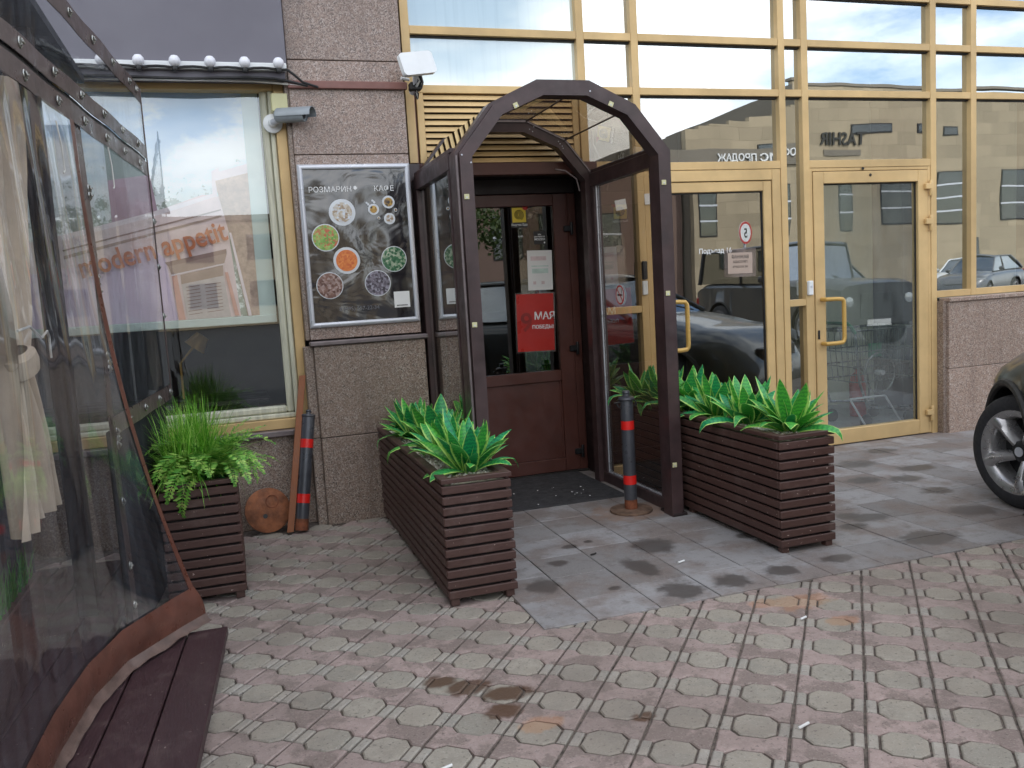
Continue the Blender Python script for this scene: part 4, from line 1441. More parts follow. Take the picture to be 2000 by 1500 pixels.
# roof facets
oo = arch_pts(0, 0, .008)
ii = arch_pts(0, 0, .014)
for s in range(1, 6):
    P = lambda q, y: (CXC + q[0], y, q[1])
    vs = [P(oo[s], 4.5605), P(ii[s], 4.5605), P(ii[s], 5.4895), P(oo[s], 5.4895), P(oo[s + 1], 4.5605), P(ii[s + 1], 4.5605), P(ii[s + 1], 5.4895), P(oo[s + 1], 5.4895)]
    part('roof_pane', G().add(vs, [[0, 1, 5, 4], [1, 2, 6, 5], [2, 3, 7, 6], [3, 0, 4, 7], [0, 3, 2, 1], [4, 5, 6, 7]]), 'pane_roof', cp)
for s in range(2, 6):
    q = arch_pts(0, 0, .016)[s]
    part('roof_joint', G().tube([(CXC + q[0], 4.576, q[1]), (CXC + q[0], 5.474, q[1])], .005, 6), 'brown_pvc', cp, True)
# small clear plastic clips on the front frame
for (x, z, a) in ((2.378, .315, 0), (2.378, 1.314, 0), (2.380, 1.936, 0), (1.226, 1.885, 0), (1.224, 1.215, 0), (1.526, 2.352, 24), (2.076, 2.362, -24)):
    MM = Matrix.Translation((x, 4.4115, z)) @ Matrix.Rotation(R(-a), 4, 'Y')
    c_ = part('clip', G().box(-.0135, .0135, -.003, .003, -.0135, .0135, .001, MM), 'cream', cp)
    part('screw', G().box(-.004, .004, -.0045, -.0032, -.008, .0, .0, MM), 'alu', c_)
for (x, z) in ((1.957, 2.43), (1.215, 2.10), (1.262, 2.06)):
    part('screw', G().lathe([(.005, 0), (.004, .002), (0, .003)], 10, Matrix.Translation((x, 4.4145, z)) @ Matrix.Rotation(R(90), 4, 'X')), 'alu', cp, True)
sc2 = G()
for (x, z) in ((2.00, 2.44), (2.03, 2.455), (2.02, 2.425), (2.20, 2.36), (2.225, 2.33), (2.21, 2.345), (2.23, 2.315)):
    sc2.lathe([(.004, 0), (.003, .002), (0, .003)], 8, Matrix.Translation((x - .02, 5.474, z - .012)) @ Matrix.Rotation(R(90), 4, 'X'))
part('rivets', sc2, 'alu', cp, True)
part('weather_strip', G().box(1.183, 1.196, 4.43, 4.44, .0, 2.10, .002), 'ledge', cp)
# wear on the foot of the right post
part('base_shoe', G().box(2.36, 2.452, 4.408, 4.58, .0065, .024, .004), 'brown_dark', cp)
part('base_shoe', G().box(1.174, 1.266, 4.408, 4.58, .0065, .024, .004), 'brown_dark', cp)
# hanging cable ties and cable at the left rear post
part('cable', G().tube([(1.192, 5.465, 1.20), (1.195, 5.462, .9), (1.20, 5.462, .62)], .004, 6), 'cable_white', cp, True)
# no smoking sticker
ns = thing('no_smoking_sign', 'round no smoking sticker on the right side pane of the canopy', 'sign', (2.408, 5.11, 1.31))
NS = Matrix.Translation((2.408, 5.11, 1.31)) @ Matrix(((0, 0, -1, 0), (-1, 0, 0, 0), (0, 1, 0, 0), (0, 0, 0, 1)))
part('disc', place(G().lathe([(.066, 0), (.066, .0008), (0, .0009)], 36), NS), 'white', ns)
part('red_ring', place(G().lathe([(.053, .0012), (.063, .0012), (.063, .0018), (.053, .0018), (.053, .0012)], 36, cap=False), NS), 'red_ink', ns)
part('red_bar', place(G().box(-.055, .055, -.004, .004, .0022, .0028, 0, Matrix.Rotation(R(-45), 4, 'Z')), NS), 'red_ink', ns)
part('cigarette', place(G().box(-.036, .018, -.006, .006, .0012, .0019).box(.021, .027, -.006, .006, .0012, .0019).box(.030, .034, -.006, .006, .0012, .0019), NS), 'ink', ns)
part('smoke', place(G().tube([(.030, .010, .0016), (.024, .020, .0016), (.030, .030, .0016), (.020, .042, .0016)], .0014, 5), NS), 'ink', ns)

# ================================================================== PLANTERS
def planter(t, x0, x1, y0, y1, h, n, cap=.022, rim=True):
    """slatted box; each slat a part; local to world coordinates"""
    z0 = .036
    pitch = (h - cap - z0) / n
    sh_ = pitch - .0115
    mes = {}
    for k in range(n):
        za = z0 + k * pitch
        j = lambda: random.uniform(-.0025, .0025)
        part('slat', G().box(x0 + j(), x1 + j(), y0, y0 + .020, za, za + sh_, .0035), 'slat', t)
        part('slat', G().box(x0 + j(), x1 + j(), y1 - .020, y1, za, za + sh_, .0035), 'slat', t)
        part('slat', G().box(x0, x0 + .020, y0 + .0212, y1 - .0212, za, za + sh_, .0035), 'slat', t)
        part('slat', G().box(x1 - .020, x1, y0 + .0212, y1 - .0212, za, za + sh_, .0035), 'slat', t)
    part('liner', G().box(x0 + .0205, x1 - .0205, y0 + .0215, y1 - .0215, .045, h - .06), 'slat_in', t)
    if rim:
        wv = .042
        part('rim', G().box(x0 - .002, x1 + .002, y0 - .002, y0 + wv, h - cap, h, .003), 'slat', t)
        part('rim', G().box(x0 - .002, x1 + .002, y1 - wv, y1 + .002, h - cap, h, .003), 'slat', t)
        part('rim', G().box(x0 - .002, x0 + wv, y0 + wv + .001, y1 - wv - .001, h - cap, h, .003), 'slat', t)
        part('rim', G().box(x1 - wv, x1 + .002, y0 + wv + .001, y1 - wv - .001, h - cap, h, .003), 'slat', t)
    for x in (x0 + .012, x1 - .052):
        for y in (y0 + .012, (y0 + y1) / 2, y1 - .052):
            part('foot', G().box(x, x + .04, y, y + .04, .0005, z0 + .02, .003), 'slat', t)
def gravel(x0, x1, y0, y1, z, n, label, base):
    g = G()
    rr = random.Random(n)
    for k in range(n):
        x, y = rr.uniform(x0, x1), rr.uniform(y0, y1)
        s = rr.uniform(.006, .014)
        vs = [(x + s * a * rr.uniform(.7, 1.1), y + s * b * rr.uniform(.6, 1.1), z + rr.uniform(-.004, .006) + s * .7 * c * rr.uniform(.7, 1.1)) for a, b, c in ((1, 0, 0), (-1, 0, 0), (0, 1, 0), (0, -1, 0), (0, 0, 1), (0, 0, -1))]
        g.add(vs, [[0, 2, 4], [2, 1, 4], [1, 3, 4], [3, 0, 4], [2, 0, 5], [1, 2, 5], [3, 1, 5], [0, 3, 5]])
    o = part('gravel', g, 'gravel', kind='stuff')
    rebase(o, base)
    o['label'] = label
    return o
pA = thing('planter_box', 'long brown slatted planter left of the canopy standing on patterned pavers', 'planter', (.967, 4.5, 0), group='long slatted planters with snake plants')
planter(pA, .805, 1.128, 3.617, 5.33, .582, 11)
pB = thing('planter_box', 'long brown slatted planter right of the canopy standing on grey slabs', 'planter', (2.65, 4.4, .006), group='long slatted planters with snake plants')
planter(pB, 2.484, 2.806, 3.542, 5.33, .600, 11)
pB.location.z = .006
gravel_bed = G().box(.826, 1.107, 3.64, 5.31, .50, .545)
part('gravel_bed', gravel_bed, 'soil', pA)
part('gravel_bed', G().box(2.505, 2.785, 3.564, 5.31, .50, .565), 'soil', pB)
gravel(.85, 1.085, 3.665, 5.28, .549, 1500, 'white pebbles filling the planter left of the canopy', (.967, 4.5, .545))
gravel(2.53, 2.76, 3.59, 5.28, .569, 1700, 'white pebbles filling the planter right of the canopy', (2.65, 4.4, .565))

# snake plants
def leaf_mesh(L, W, bend, cup, tip):
    """lance shaped leaf growing along +Z, bending towards +X"""
    nv, cols = 9, 4
    vs, uvs, fs = [], [], []
    x = z = 0.0
    ang = R(4)
    for j in range(nv + 1):
        t_ = j / nv
        wd = W * (.50 + .50 * math.sin(min(1, t_ / .45) * math.pi / 2)) if t_ < .45 else W * max(0.0, 1 - ((t_ - .45) / .55) ** 2.1)
        for i in range(cols + 1):
            s = (i / cols - .5) * 2
            cc_ = cup * wd * (s * s)
            vs.append((x + cc_ * math.cos(ang), s * wd / 2, z - cc_ * math.sin(ang) * .6))
            uvs.append((i / cols, t_))
        a2 = ang + bend * (t_ ** 1.3) * (1 + tip * (t_ > .7))
        x += L / nv * math.sin(a2)
        z += L / nv * math.cos(a2)
        ang = a2 if False else ang
    for j in range(nv):
        for i in range(cols):
            a = j * (cols + 1) + i
            fs.append([a, a + 1, a + cols + 2, a + cols + 1])
    g = G()
    g.v, g.f, g.uv = vs, fs, uvs
    me = g.mesh('leaf', MT['leaf'], True, 180)
    return me
LEAVES_UP = [leaf_mesh(.25, .070, R(12), .2, 0), leaf_mesh(.255, .074, R(20), .17, 0), leaf_mesh(.205, .078, R(6), .22, 0)]
LEAVES_MID = [leaf_mesh(.235, .066, R(40), .18, .2), leaf_mesh(.215, .074, R(32), .15, .1)]
LEAVES_LOW = [leaf_mesh(.275, .052, R(86), .2, .5), leaf_mesh(.21, .066, R(62), .15, .3)]
for me in LEAVES_UP + LEAVES_MID + LEAVES_LOW:
    pass
def snake_plant(x, y, z, label, seed, size=1.0, n=(11, 14, 8)):
    rr = random.Random(seed)
    t_ = thing('snake_plant', label, 'snake plant', (x, y, z), rr.uniform(0, 6.28), group='snake plants in the long planters')
    for ring_, (cnt, meshes, tilt, rad) in enumerate(((n[0], LEAVES_UP, (6, 26), .016), (n[1], LEAVES_MID, (26, 48), .026), (n[2], LEAVES_LOW, (40, 62), .030))):
        for k in range(cnt):
            a = 2 * math.pi * (k + rr.uniform(-.3, .3)) / cnt + ring_ * .5
            o = bpy.data.objects.new('leaf', rr.choice(meshes))
            col.objects.link(o)
            o.parent = t_
            o.location = (rad * math.cos(a), rad * math.sin(a), rr.uniform(-.01, .01))
            o.rotation_euler = Matrix.Rotation(a, 3, 'Z').__matmul__(Matrix.Rotation(R(rr.uniform(*tilt)), 3, 'Y')).__matmul__(Matrix.Rotation(R(rr.uniform(-25, 25)), 3, 'Z')).to_euler()
            s = size * rr.uniform(.82, 1.12)
            o.scale = (s, s * rr.uniform(.95, 1.15), s)
    return t_
ZA, ZB = .543, .568
snake_plant(1.00, 3.88, ZA, 'snake plant at the street end of the planter left of the canopy', 11, 1.16)
snake_plant(1.00, 4.24, ZA, 'snake plant second from the street end in the left planter', 12, 1.1)
snake_plant(1.03, 4.60, ZA, 'snake plant in the middle of the left planter', 13, 1.12)
snake_plant(.98, 4.97, ZA, 'snake plant beside the granite pillar in the left planter', 14, 1.05)
snake_plant(1.02, 5.20, ZA, 'snake plant at the wall end of the left planter by the canopy post', 15, .95)
snake_plant(2.70, 3.76, ZB, 'snake plant at the street end of the planter right of the canopy', 21, 1.16)
snake_plant(2.68, 4.10, ZB, 'snake plant second from the street end in the right planter', 22, 1.1)
snake_plant(2.68, 4.42, ZB, 'snake plant third from the street end in the right planter', 23, 1.14)
snake_plant(2.67, 4.74, ZB, 'snake plant just right of the canopy post in the right planter', 24, 1.16)
snake_plant(2.66, 5.02, ZB, 'snake plant near the dark glass door in the right planter', 25, 1.16)
snake_plant(2.62, 5.22, ZB, 'snake plant at the wall end of the right planter behind canopy glass', 26, 1.1)

# fern planter
pC = thing('planter_box', 'square brown slatted planter with grass and fern beside the tent', 'planter', (-.22, 4.56, 0))
planter(pC, -.395, -.045, 4.205, 4.90, .585, 11, .020, True)
part('filling', G().box(-.365, -.075, 4.235, 4.87, .45, .545), 'slat_in', pC)
rr = random.Random(3)
g = G()
for k in range(900):
    x, y = rr.uniform(-.36, -.085), rr.uniform(4.245, 4.86)
    z = .548 + rr.uniform(0, .03)
    a = rr.uniform(0, 6.28)
    s = rr.uniform(.008, .018)
    d = Vector((math.cos(a), math.sin(a), rr.uniform(-.1, .7))) * s
    w_ = Vector((-math.sin(a), math.cos(a), rr.uniform(-.4, .4))) * s * .5
    c_ = Vector((x, y, z))
    g.add([c_, c_ + d * .5 + w_, c_ + d, c_ + d * .5 - w_], [[0, 1, 2, 3]])
o = part('moss', g, 'moss', kind='stuff')
rebase(o, (-.22, 4.55, .548))
o['label'] = 'dark green artificial moss covering the top of the square planter'
def blades(cx, cy, cz, n, hmin, hmax, spread, seed, mat_, wid=.0035):
    rr = random.Random(seed)
    g = G()
    for k in range(n):
        a = rr.uniform(0, 6.28)
        lean = abs(rr.gauss(0, spread))
        L = rr.uniform(hmin, hmax)
        bx, by = cx + rr.gauss(0, .035), cy + rr.gauss(0, .035)
        d = Vector((math.cos(a), math.sin(a), 0))
        sd = Vector((-math.sin(a), math.cos(a), 0))
        p_ = Vector((bx, by, cz))
        ang = lean * .45
        vs, m_ = [], 5
        curl = rr.uniform(.3, 1.3) * lean
        for j in range(m_ + 1):
            w_ = wid * (1 - (j / m_) ** 1.6) * rr.uniform(.85, 1.15) + .0004
            vs += [p_ - sd * w_, p_ + sd * w_]
            p_ = p_ + (d * math.sin(ang) + Vector((0, 0, 1)) * math.cos(ang)) * (L / m_)
            ang += curl / m_ * 1.5
        g.add(vs, [[2 * j, 2 * j + 1, 2 * j + 3, 2 * j + 2] for j in range(m_)])
    return g
gp_ = thing('grass_plant', 'spiky artificial grass tuft in the square planter by the tent', 'grass plant', (-.22, 4.54, .56))
part('grass_blades', blades(-.21, 4.56, .555, 560, .26, .44, .85, 4, 'blade', .0026), 'blade', gp_, kind='stuff')
part('grass_blades', blades(-.29, 4.42, .555, 460, .26, .42, 1.15, 5, 'blade', .0026), 'blade', gp_, kind='stuff')
def frond_mesh(L, W, droop, seed, n=15):
    rr = random.Random(seed)
    g = G()
    p_ = Vector((0, 0, 0))
    ang = R(22)
    pts = []
    for j in range(n + 1):
        pts.append((p_.copy(), ang))
        p_ = p_ + Vector((math.sin(ang), 0, math.cos(ang))) * (L / n)
        ang += droop / n * (1 + .4 * j / n)
    for j in range(n):
        a, b = pts[j][0], pts[j + 1][0]
        sd = Vector((0, .0013, 0))
        g.add([a - sd, a + sd, b + sd, b - sd], [[0, 1, 2, 3]])
    for j in range(1, n):
        c_, an_ = pts[j]
        t_ = j / n
        ln = W * (math.sin(math.pi * min(1, t_ * .9 + .12)) ** .7)
        f_ = Vector((math.sin(an_), 0, math.cos(an_)))
        nn = Vector((math.cos(an_), 0, -math.sin(an_)))
        for s in (-1, 1):
            for q in (0, .5):
                c2 = c_ + f_ * (L / n * q)
                out = (Vector((0, s, 0)) + f_ * .45 - nn * rr.uniform(-.15, .35)).normalized() * ln * rr.uniform(.85, 1.1)
                wd = f_ * (L / n * .30)
                g.add([c2, c2 + out * .55 + wd * 1.1, c2 + out, c2 + out * .5 - wd * .8], [[0, 1, 2, 3]])
    return g.mesh('frond', MT['frond'])
FR = [frond_mesh(.32, .050, R(85), 1), frond_mesh(.38, .054, R(115), 2), frond_mesh(.28, .046, R(60), 3), frond_mesh(.36, .052, R(140), 4)]
def fern(x, y, z, label, seed, n, a0, a1, sc_=1.):
    rr = random.Random(seed)
    t_ = thing('fern', label, 'fern', (x, y, z))
    for k in range(n):
        o = bpy.data.objects.new('frond', rr.choice(FR))
        col.objects.link(o)
        o.parent = t_
        a = a0 + (a1 - a0) * (k + rr.uniform(-.4, .4)) / n
        o.location = (rr.uniform(-.03, .03), rr.uniform(-.03, .03), 0)
        o.rotation_euler = (Matrix.Rotation(a, 3, 'Z') @ Matrix.Rotation(R(rr.uniform(-18, 30)), 3, 'Y') @ Matrix.Rotation(R(rr.uniform(-30, 30)), 3, 'Z')).to_euler()
        s = sc_ * rr.uniform(.8, 1.15)
        o.scale = (s, s, s)
fern(-.14, 4.42, .56, 'fern with drooping fronds over the right edge of the square planter', 8, 34, R(-140), R(95), 1.12)
fern(-.30, 4.66, .56, 'upright fern behind the grass tuft in the square planter', 9, 20, R(-60), R(300), 1.1)

# ================================================================== BOLLARDS, DISC, PLANK
MT['lathe_seam'] = MT['bollard']
def bollard_parts(t, M, h, r):
    part('post', place(G().lathe([(r, .07), (r, h - .045), (r * .98, h - .042)], 28), M), 'bollard', t, True)
    part('rusty_foot', place(G().lathe([(r * 1.01, 0), (r * 1.01, .055), (r * 1.004, .0695)], 28), M), 'rust', t, True)
    part('red_band', place(G().lathe([(r + .0012, .165), (r + .0012, .220)], 28, cap=False), M), 'red_band', t, True)
    part('red_band', place(G().lathe([(r + .0012, .500), (r + .0012, .553)], 28, cap=False), M), 'red_band', t, True)
bo = thing('bollard', 'grey bollard with two red bands standing in front of the canopy', 'bollard', (2.205, 4.66, .006), group='grey bollards with red bands')
BM = Matrix.Translation((2.205, 4.66, .012))
bollard_parts(bo, BM, .735, .0385)
part('cap', place(G().lathe([(.047, .678), (.050, .684), (.047, .694), (.022, .703), (.020, .716), (.024, .722), (.020, .733), (0, .736)], 28), BM), 'bollard', bo, True)
part('base_plate', place(G().lathe([(.128, -.004), (.130, .002), (.128, .010), (.06, .013), (.0, .013)], 40), BM), 'rust_plate', bo, True)
for s in (-1, 1):
    part('chain_eye', place(G().tube([(s * .044 + .018 * math.cos(a), .018 * math.sin(a) * .2, .655 + .018 * math.sin(a)) for a in [2 * math.pi * k / 12 for k in range(12)]], .0045, 6, closed=True), BM), 'dark_metal', bo, True)
part('ear', place(G().box(-.080, -.038, -.012, .012, .662, .668, .002), BM), 'dark_metal', bo)
b2 = thing('bollard', 'unmounted grey bollard with two red bands leaning on the granite wall', 'bollard', (.285, 5.262, 0), group='grey bollards with red bands')
dv = (Vector((.397, 5.385, .715)) - Vector((.285, 5.262, .006))).normalized()
LM = Matrix.Translation((.288, 5.262, .014)) @ dv.to_track_quat('Z', 'Y').to_matrix().to_4x4()
bollard_parts(b2, LM, .735, .0395)
part('cap', place(G().lathe([(.0395, .688), (.043, .694), (.040, .704), (.016, .708), (.014, .718), (.018, .724), (.012, .734), (0, .736)], 24), LM), 'bollard', b2, True)
for k in range(4):
    part('chain_link', place(G().tube([(.056 + .011 * math.cos(a), .006 * math.sin(a) * (k % 2), .645 - .024 * k + .016 * math.sin(a)) for a in [2 * math.pi * q / 10 for q in range(10)]], .003, 5, closed=True), LM), 'steel', b2, True)
dk = thing('rusty_base_plate', 'round rusty bollard base plate leaning against the granite wall', 'base plate', (.10, 5.33, 0))
DM = Matrix.Translation((.105, 5.36, .140)) @ Matrix.Rotation(R(-16), 4, 'X') @ Matrix.Rotation(R(90), 4, 'X') @ Matrix.Rotation(R(8), 4, 'Y')
part('disc', place(G().lathe([(.134, -.010), (.136, -.004), (.136, .010), (.130, .014), (0, .014)], 44), DM), 'rust_disc', dk, True)
part('weld_ring', place(G().lathe([(.034, .0145), (.040, .0145), (.040, .018), (.034, .018), (.034, .0145)], 24, cap=False), DM @ Matrix.Translation((.028, .05, 0))), 'rust', dk, True)
part('bolt_hole', place(G().lathe([(.014, .0146), (.014, .0152), (0, .0153)], 16), DM @ Matrix.Translation((-.02, -.035, 0))), 'dark_metal', dk)
pk = thing('wooden_plank', 'narrow raw wooden plank leaning beside the unmounted bollard', 'plank', (.21, 5.25, 0))
dv = (Vector((.384, 5.425, .935)) - Vector((.222, 5.262, .004))).normalized()
PM = Matrix.Translation((.222, 5.258, .020)) @ dv.to_track_quat('Z', 'Y').to_matrix().to_4x4()
PM = Matrix.Translation((.222, 5.258, .012)) @ Matrix(((1, 0, dv.x, 0), (0, 1, dv.y, 0), (0, 0, dv.z, 0), (0, 0, 0, 1)))
part('board', place(G().box(-.020, .020, -.009, .009, 0, .955, .002), PM), 'plank', pk)

# ================================================================== DECK
dkk = thing('deck_platform', 'dark brown plank platform edge under the clear tent flap', 'platform', (-.5, 3.0, 0))
edge = lambda y: -.126 + (y - 3.592) * .0764
for k in range(16):
    def bx(y, q):
        return edge(y) - .1555 * q
    ya, yb = -1.0, 3.594 if k < 3 else 4.86
    g = G()
    j = random.uniform(-.0012, .0012)
    x0a, x1a, x0b, x1b = bx(ya, k + 1) + .003, bx(ya, k) - .003, bx(yb, k + 1) + .003, bx(yb, k) - .003
    z0, z1, c_ = .066, .100 + j, .004
    vs = [(x0a, ya, z0), (x1a, ya, z0), (x1b, yb, z0), (x0b, yb, z0), (x0a, ya, z1 - c_), (x1a, ya, z1 - c_), (x1b, yb, z1 - c_), (x0b, yb, z1 - c_),
          (x0a + c_, ya, z1), (x1a - c_, ya, z1), (x1b - c_, yb - c_, z1), (x0b + c_, yb - c_, z1)]
    g.add(vs, [[3, 2, 1, 0], [0, 1, 5, 4], [1, 2, 6, 5], [2, 3, 7, 6], [3, 0, 4, 7], [4, 5, 9, 8], [5, 6, 10, 9], [6, 7, 11, 10], [7, 4, 8, 11], [8, 9, 10, 11]])
    part('plank', g, 'deck', dkk)
g = G()
g.prism([(edge(-1.0) - .02, -1.0), (edge(3.58) - .02, 3.58), (edge(3.58) - .05, 3.58), (edge(-1.0) - .05, -1.0)], .0005, .065, 'xy')
part('skirt', g, 'deck', dkk)
part('joist', G().box(-2.7, -.18, 3.50, 3.56, .0005, .065), 'deck', dkk)

# ================================================================== TENT
tn = thing('terrace_tent', 'clear vinyl terrace tent with brown strips and fasteners left of the entrance', 'tent', (-.5, 4.0, .1))
def TP(y, z, out=0.):
    return Vector((-.555 + .0965 * (y - 2.86) + out, y, z))
YE = 4.99
def band(name, y0, y1, z0, z1, m, out, t_=.003, sag=0.):
    n_ = max(4, int((y1 - y0) / .12))
    def fn(u, v):
        y = y0 + (y1 - y0) * u
        return TP(y, z0 + (z1 - z0) * v + sag * math.sin(u * 9), out + .0035 * math.sin(y * 11) )
    g = G().grid(fn, n_, 1)
    b = G().grid(lambda u, v: fn(u, v) + Vector((t_, 0, 0)), n_, 1)
    g.f = [f[::-1] for f in g.f]
    nv = len(g.v)
    g.add(b.v, b.f)
    return part(name, g, m, tn, False)
def sheet(name, y0, y1, z0, z1, m, out, amp=.006, ph=0.):
    def fn(u, v):
        y = y0 + (y1 - y0) * u
        z = z0 + (z1 - z0) * v
        e = math.sin(math.pi * u) * math.sin(math.pi * v)
        return TP(y, z, out + amp * e * (1.5 + mnoise.noise(Vector((y * 2.4 + ph, z * 1.6, ph))) * 2.2))
    return part(name, G().grid(fn, 36, 18), m, tn, True, angle=180)
band('top_strip', -.5, YE + .01, 2.470, 2.552, 'pvc_strip', .004)
sheet('upper_window', -.5, YE, 2.215, 2.50, 'vinyl', .0, .012, 3.)
band('seam_strip', -.5, YE + .008, 2.186, 2.252, 'pvc_strip', .006)
band('seam_strip', -.5, YE + .008, 2.095, 2.168, 'pvc_strip', .003)
band('seam_gap', -.5, YE, 2.166, 2.188, 'black', -.004)
sheet('lower_window', 3.66, YE, .95, 2.11, 'vinyl', .0, .010, 7.)
band('hem_strip', 3.62, YE, .915, .990, 'pvc_strip', .003)
part('edge_cord', G().tube([TP(YE, z, .004) for z in (2.55, 2.2, 1.8, 1.4, .95)], .004, 6), 'pvc_strip', tn, True)
# door strip
def strip_fn(u, v):
    z = 2.11 - 2.0 * v
    y = 3.585 + .085 * u + .02 * v
    return TP(y, z, .004 + .004 * math.sin(z * 5))
g = G().grid(strip_fn, 3, 24)
part('door_strip', g, 'pvc_strip', tn, True, angle=180)
# below the window an added dark sheet gives the dim interior
# flap
hem = [(0.0, (-.640, 1.30)), (.30, (-.615, 2.10)), (.46, (-.590, 2.69)), (.60, (-.549, 3.04)), (.74, (-.473, 3.30)), (.90, (-.294, 3.57)), (1.0, (-.209, 3.68))]
def hem_xy(u):
    for (a, p), (b, q) in zip(hem[:-1], hem[1:]):
        if u <= b + 1e-9:
            f = (u - a) / (b - a)
            f = f * f * (3 - 2 * f) * .35 + f * .65
            return p[0] + (q[0] - p[0]) * f, p[1] + (q[1] - p[1]) * f
    return hem[-1][1]
def flap_fn(u, v):
    """v 0 top .. 1 bottom"""
    yt = 1.30 + (3.545 - 1.30) * u
    top = TP(yt, 2.10, .006)
    bx_, by_ = hem_xy(u)
    t_ = v
    x = top.x + (bx_ - top.x) * t_ ** 1.6
    y = top.y + (by_ - top.y) * t_
    x -= .035 * math.sin(math.pi * t_ ** 1.6) * u ** 6
    z = 2.10 - 1.985 * t_
    fold = (math.sin(u * 62 + 1.2 * math.sin(u * 17)) * .011 * (1 - t_) ** 3.0 * min(1, t_ * 9) + .008 * math.sin(u * 17 + t_ * 3.0) * math.sin(math.pi * t_))
    fold += .010 * mnoise.noise(Vector((u * 4, t_ * 2.4, .5))) * math.sin(math.pi * min(1, t_ * 1.1))
    return Vector((x + fold * (1 if u < .985 else .3), y, z))
part('flap', G().grid(lambda u, v: flap_fn(u, v * .965), 110, 60), 'vinyl_flap', tn, True, angle=180)
# flap hems
def hem_fn(u, v):
    p_ = flap_fn(u, .925 + .062 * v)
    return p_ + Vector((.006 + .010 * math.sin(math.pi * v), -.006, 0))
part('flap_hem', G().grid(hem_fn, 90, 6), 'flap_hem', tn, True, angle=180)
def lip_fn(u, v):
    p_ = flap_fn(u, .987) + Vector((.006, -.006, 0))
    w_ = .010 * mnoise.noise(Vector((u * 26, v, 3.)))
    return p_ + Vector((.022 * v, -.016 * v, -.028 * math.sin(math.pi / 2 * v) + w_ * v))
part('hem_lip', G().grid(lip_fn, 120, 5), 'hem_lip', tn, True, angle=180)
part('flap_hem', G().grid(lambda u, v: flap_fn(.975 + .025 * u, v * .985) + Vector((.004, 0, 0)), 3, 60), 'flap_hem', tn, True, angle=180)
# turn fasteners
fg = G()
fg.tube([(.004, .013 * math.cos(a), .016 * math.sin(a)) for a in [2 * math.pi * k / 12 for k in range(12)]], .0032, 6, closed=True)
fg.box(.002, .012, -.0035, .0035, -.012, .012, .001)
fg.box(.010, .016, -.009, .009, -.004, .004, .001)
f_me = fg.mesh('fastener', MT['steel'], True)
def fast(p_):
    o = part('fastener', f_me, 'steel', tn)
    o.matrix_parent_inverse = Matrix()
    o.location = Vector(p_) - tn.location
    o.rotation_euler = (random.uniform(-.3, .3), 0, R(-8))
y = .2
while y < 5.0:
    fast(TP(y, 2.512, .008))
    fast(TP(y + .04, 2.222, .010))
    fast(TP(y + .06, 2.130, .007))
    y += .345
for yy in (4.85,):
    fast(TP(yy, 2.512, .008))
for z in (1.86, 1.62, 1.36):
    fast(TP(YE - .02, z, .006))
for z, q in ((1.86, 2), (1.50, 3), (1.20, 3), (.90, 3)):
    for k in range(q):
        fast(TP(3.63 + random.uniform(-.03, .03), z + .026 * k - .02, .010))
for yy in (3.9, 4.25, 4.6, 4.92):
    fast(TP(yy, .955, .007))
for z in (.66, .40, .24):
    fast(TP(3.62, z, .010))
for (a, b) in ((4.05, 2.09), (3.30, 2.05)):
    part('tie_cord', G().tube([TP(a, b, .012), TP(a + .015, b - .08, .016), TP(a + .03, b - .16, .014), TP(a + .022, b - .17, .012)], .003, 5), 'cable_white', tn, True)
def dark_sheet_fn(u, v):
    y = 3.66 + 1.31 * u
    return TP(y, .02 + .91 * v, -.035 + .006 * math.sin(y * 9))
part('dark_interior_sheet', G().grid(dark_sheet_fn, 20, 2), 'navy', tn, True, angle=180)  # added navy sheet, stands in for the dark inside of the tent
part('tent_roof', G().box(-3.6, -.60, -.5, 4.95, 2.56, 2.60), 'navy', tn)
part('tent_post', G().box(-.74, -.66, 3.98, 4.06, .10, 2.55, .004), 'brown_dark', tn)
part('tent_post', G().box(-.86, -.78, .9, .98, .10, 2.55, .004), 'brown_dark', tn)
sheet_back = G().box(-3.6, -3.56, -.5, 4.95, .1, 2.55)
part('tent_rear_wall', sheet_back, 'navy', tn)
part('tent_end_wall', G().box(-3.55, -1.25, 4.90, 4.94, .1, 2.55), 'navy', tn)
# dark drape behind the flap
def drape(u, v):
    y = 3.25 + .62 * u
    return Vector((-.86 + .02 * math.sin(u * 30), y, 2.5 - 2.38 * v))
o = part('dark_drape', G().grid(drape, 60, 4), 'navy', smooth=True, angle=180)
rebase(o, (-.86, 3.55, .12))
tag(o, 'dark navy drape inside the tent beside the beige curtain', 'curtain')
# beige curtain tied in the middle
cu = thing('beige_curtain', 'beige curtain gathered with a tie knot inside the clear tent', 'curtain', (-.68, 3.1, .7))
def curt(u, v):
    z = 2.22 - 1.50 * v
    kv = .645
    if v < kv:
        f = v / kv
        wd = .98 * (1 - f ** 1.7) + .20 * f ** 1.7
        yc = 2.98 + .15 * f
    else:
        f = (v - kv) / (1 - kv)
        wd = .20 + .34 * f ** .8
        yc = 3.13 + .03 * f
    fo = math.sin(u * 34 + 2.0 * math.sin(v * 3)) * (.006 + .030 * min(1, wd / .4))
    fo += .014 * math.sin(u * 13 + v * 5) + .02 * mnoise.noise(Vector((u * 4, v * 3, 2)))
    return Vector((-.66 + fo - .04 * math.cos((u - .5) * 3), yc + (u - .5) * wd, z))
part('cloth', G().grid(curt, 130, 70), 'curtain', cu, True, angle=180)
part('tie', G().lathe([(.05, -.045), (.080, -.030), (.086, 0), (.078, .030), (.045, .045)], 24, Matrix.Translation((-.66, 3.13, 1.252)) @ Matrix.Diagonal((.62, 1.30, 1, 1)) @ Matrix.Rotation(R(20), 4, 'X'), cap=False), 'curtain', cu, True)
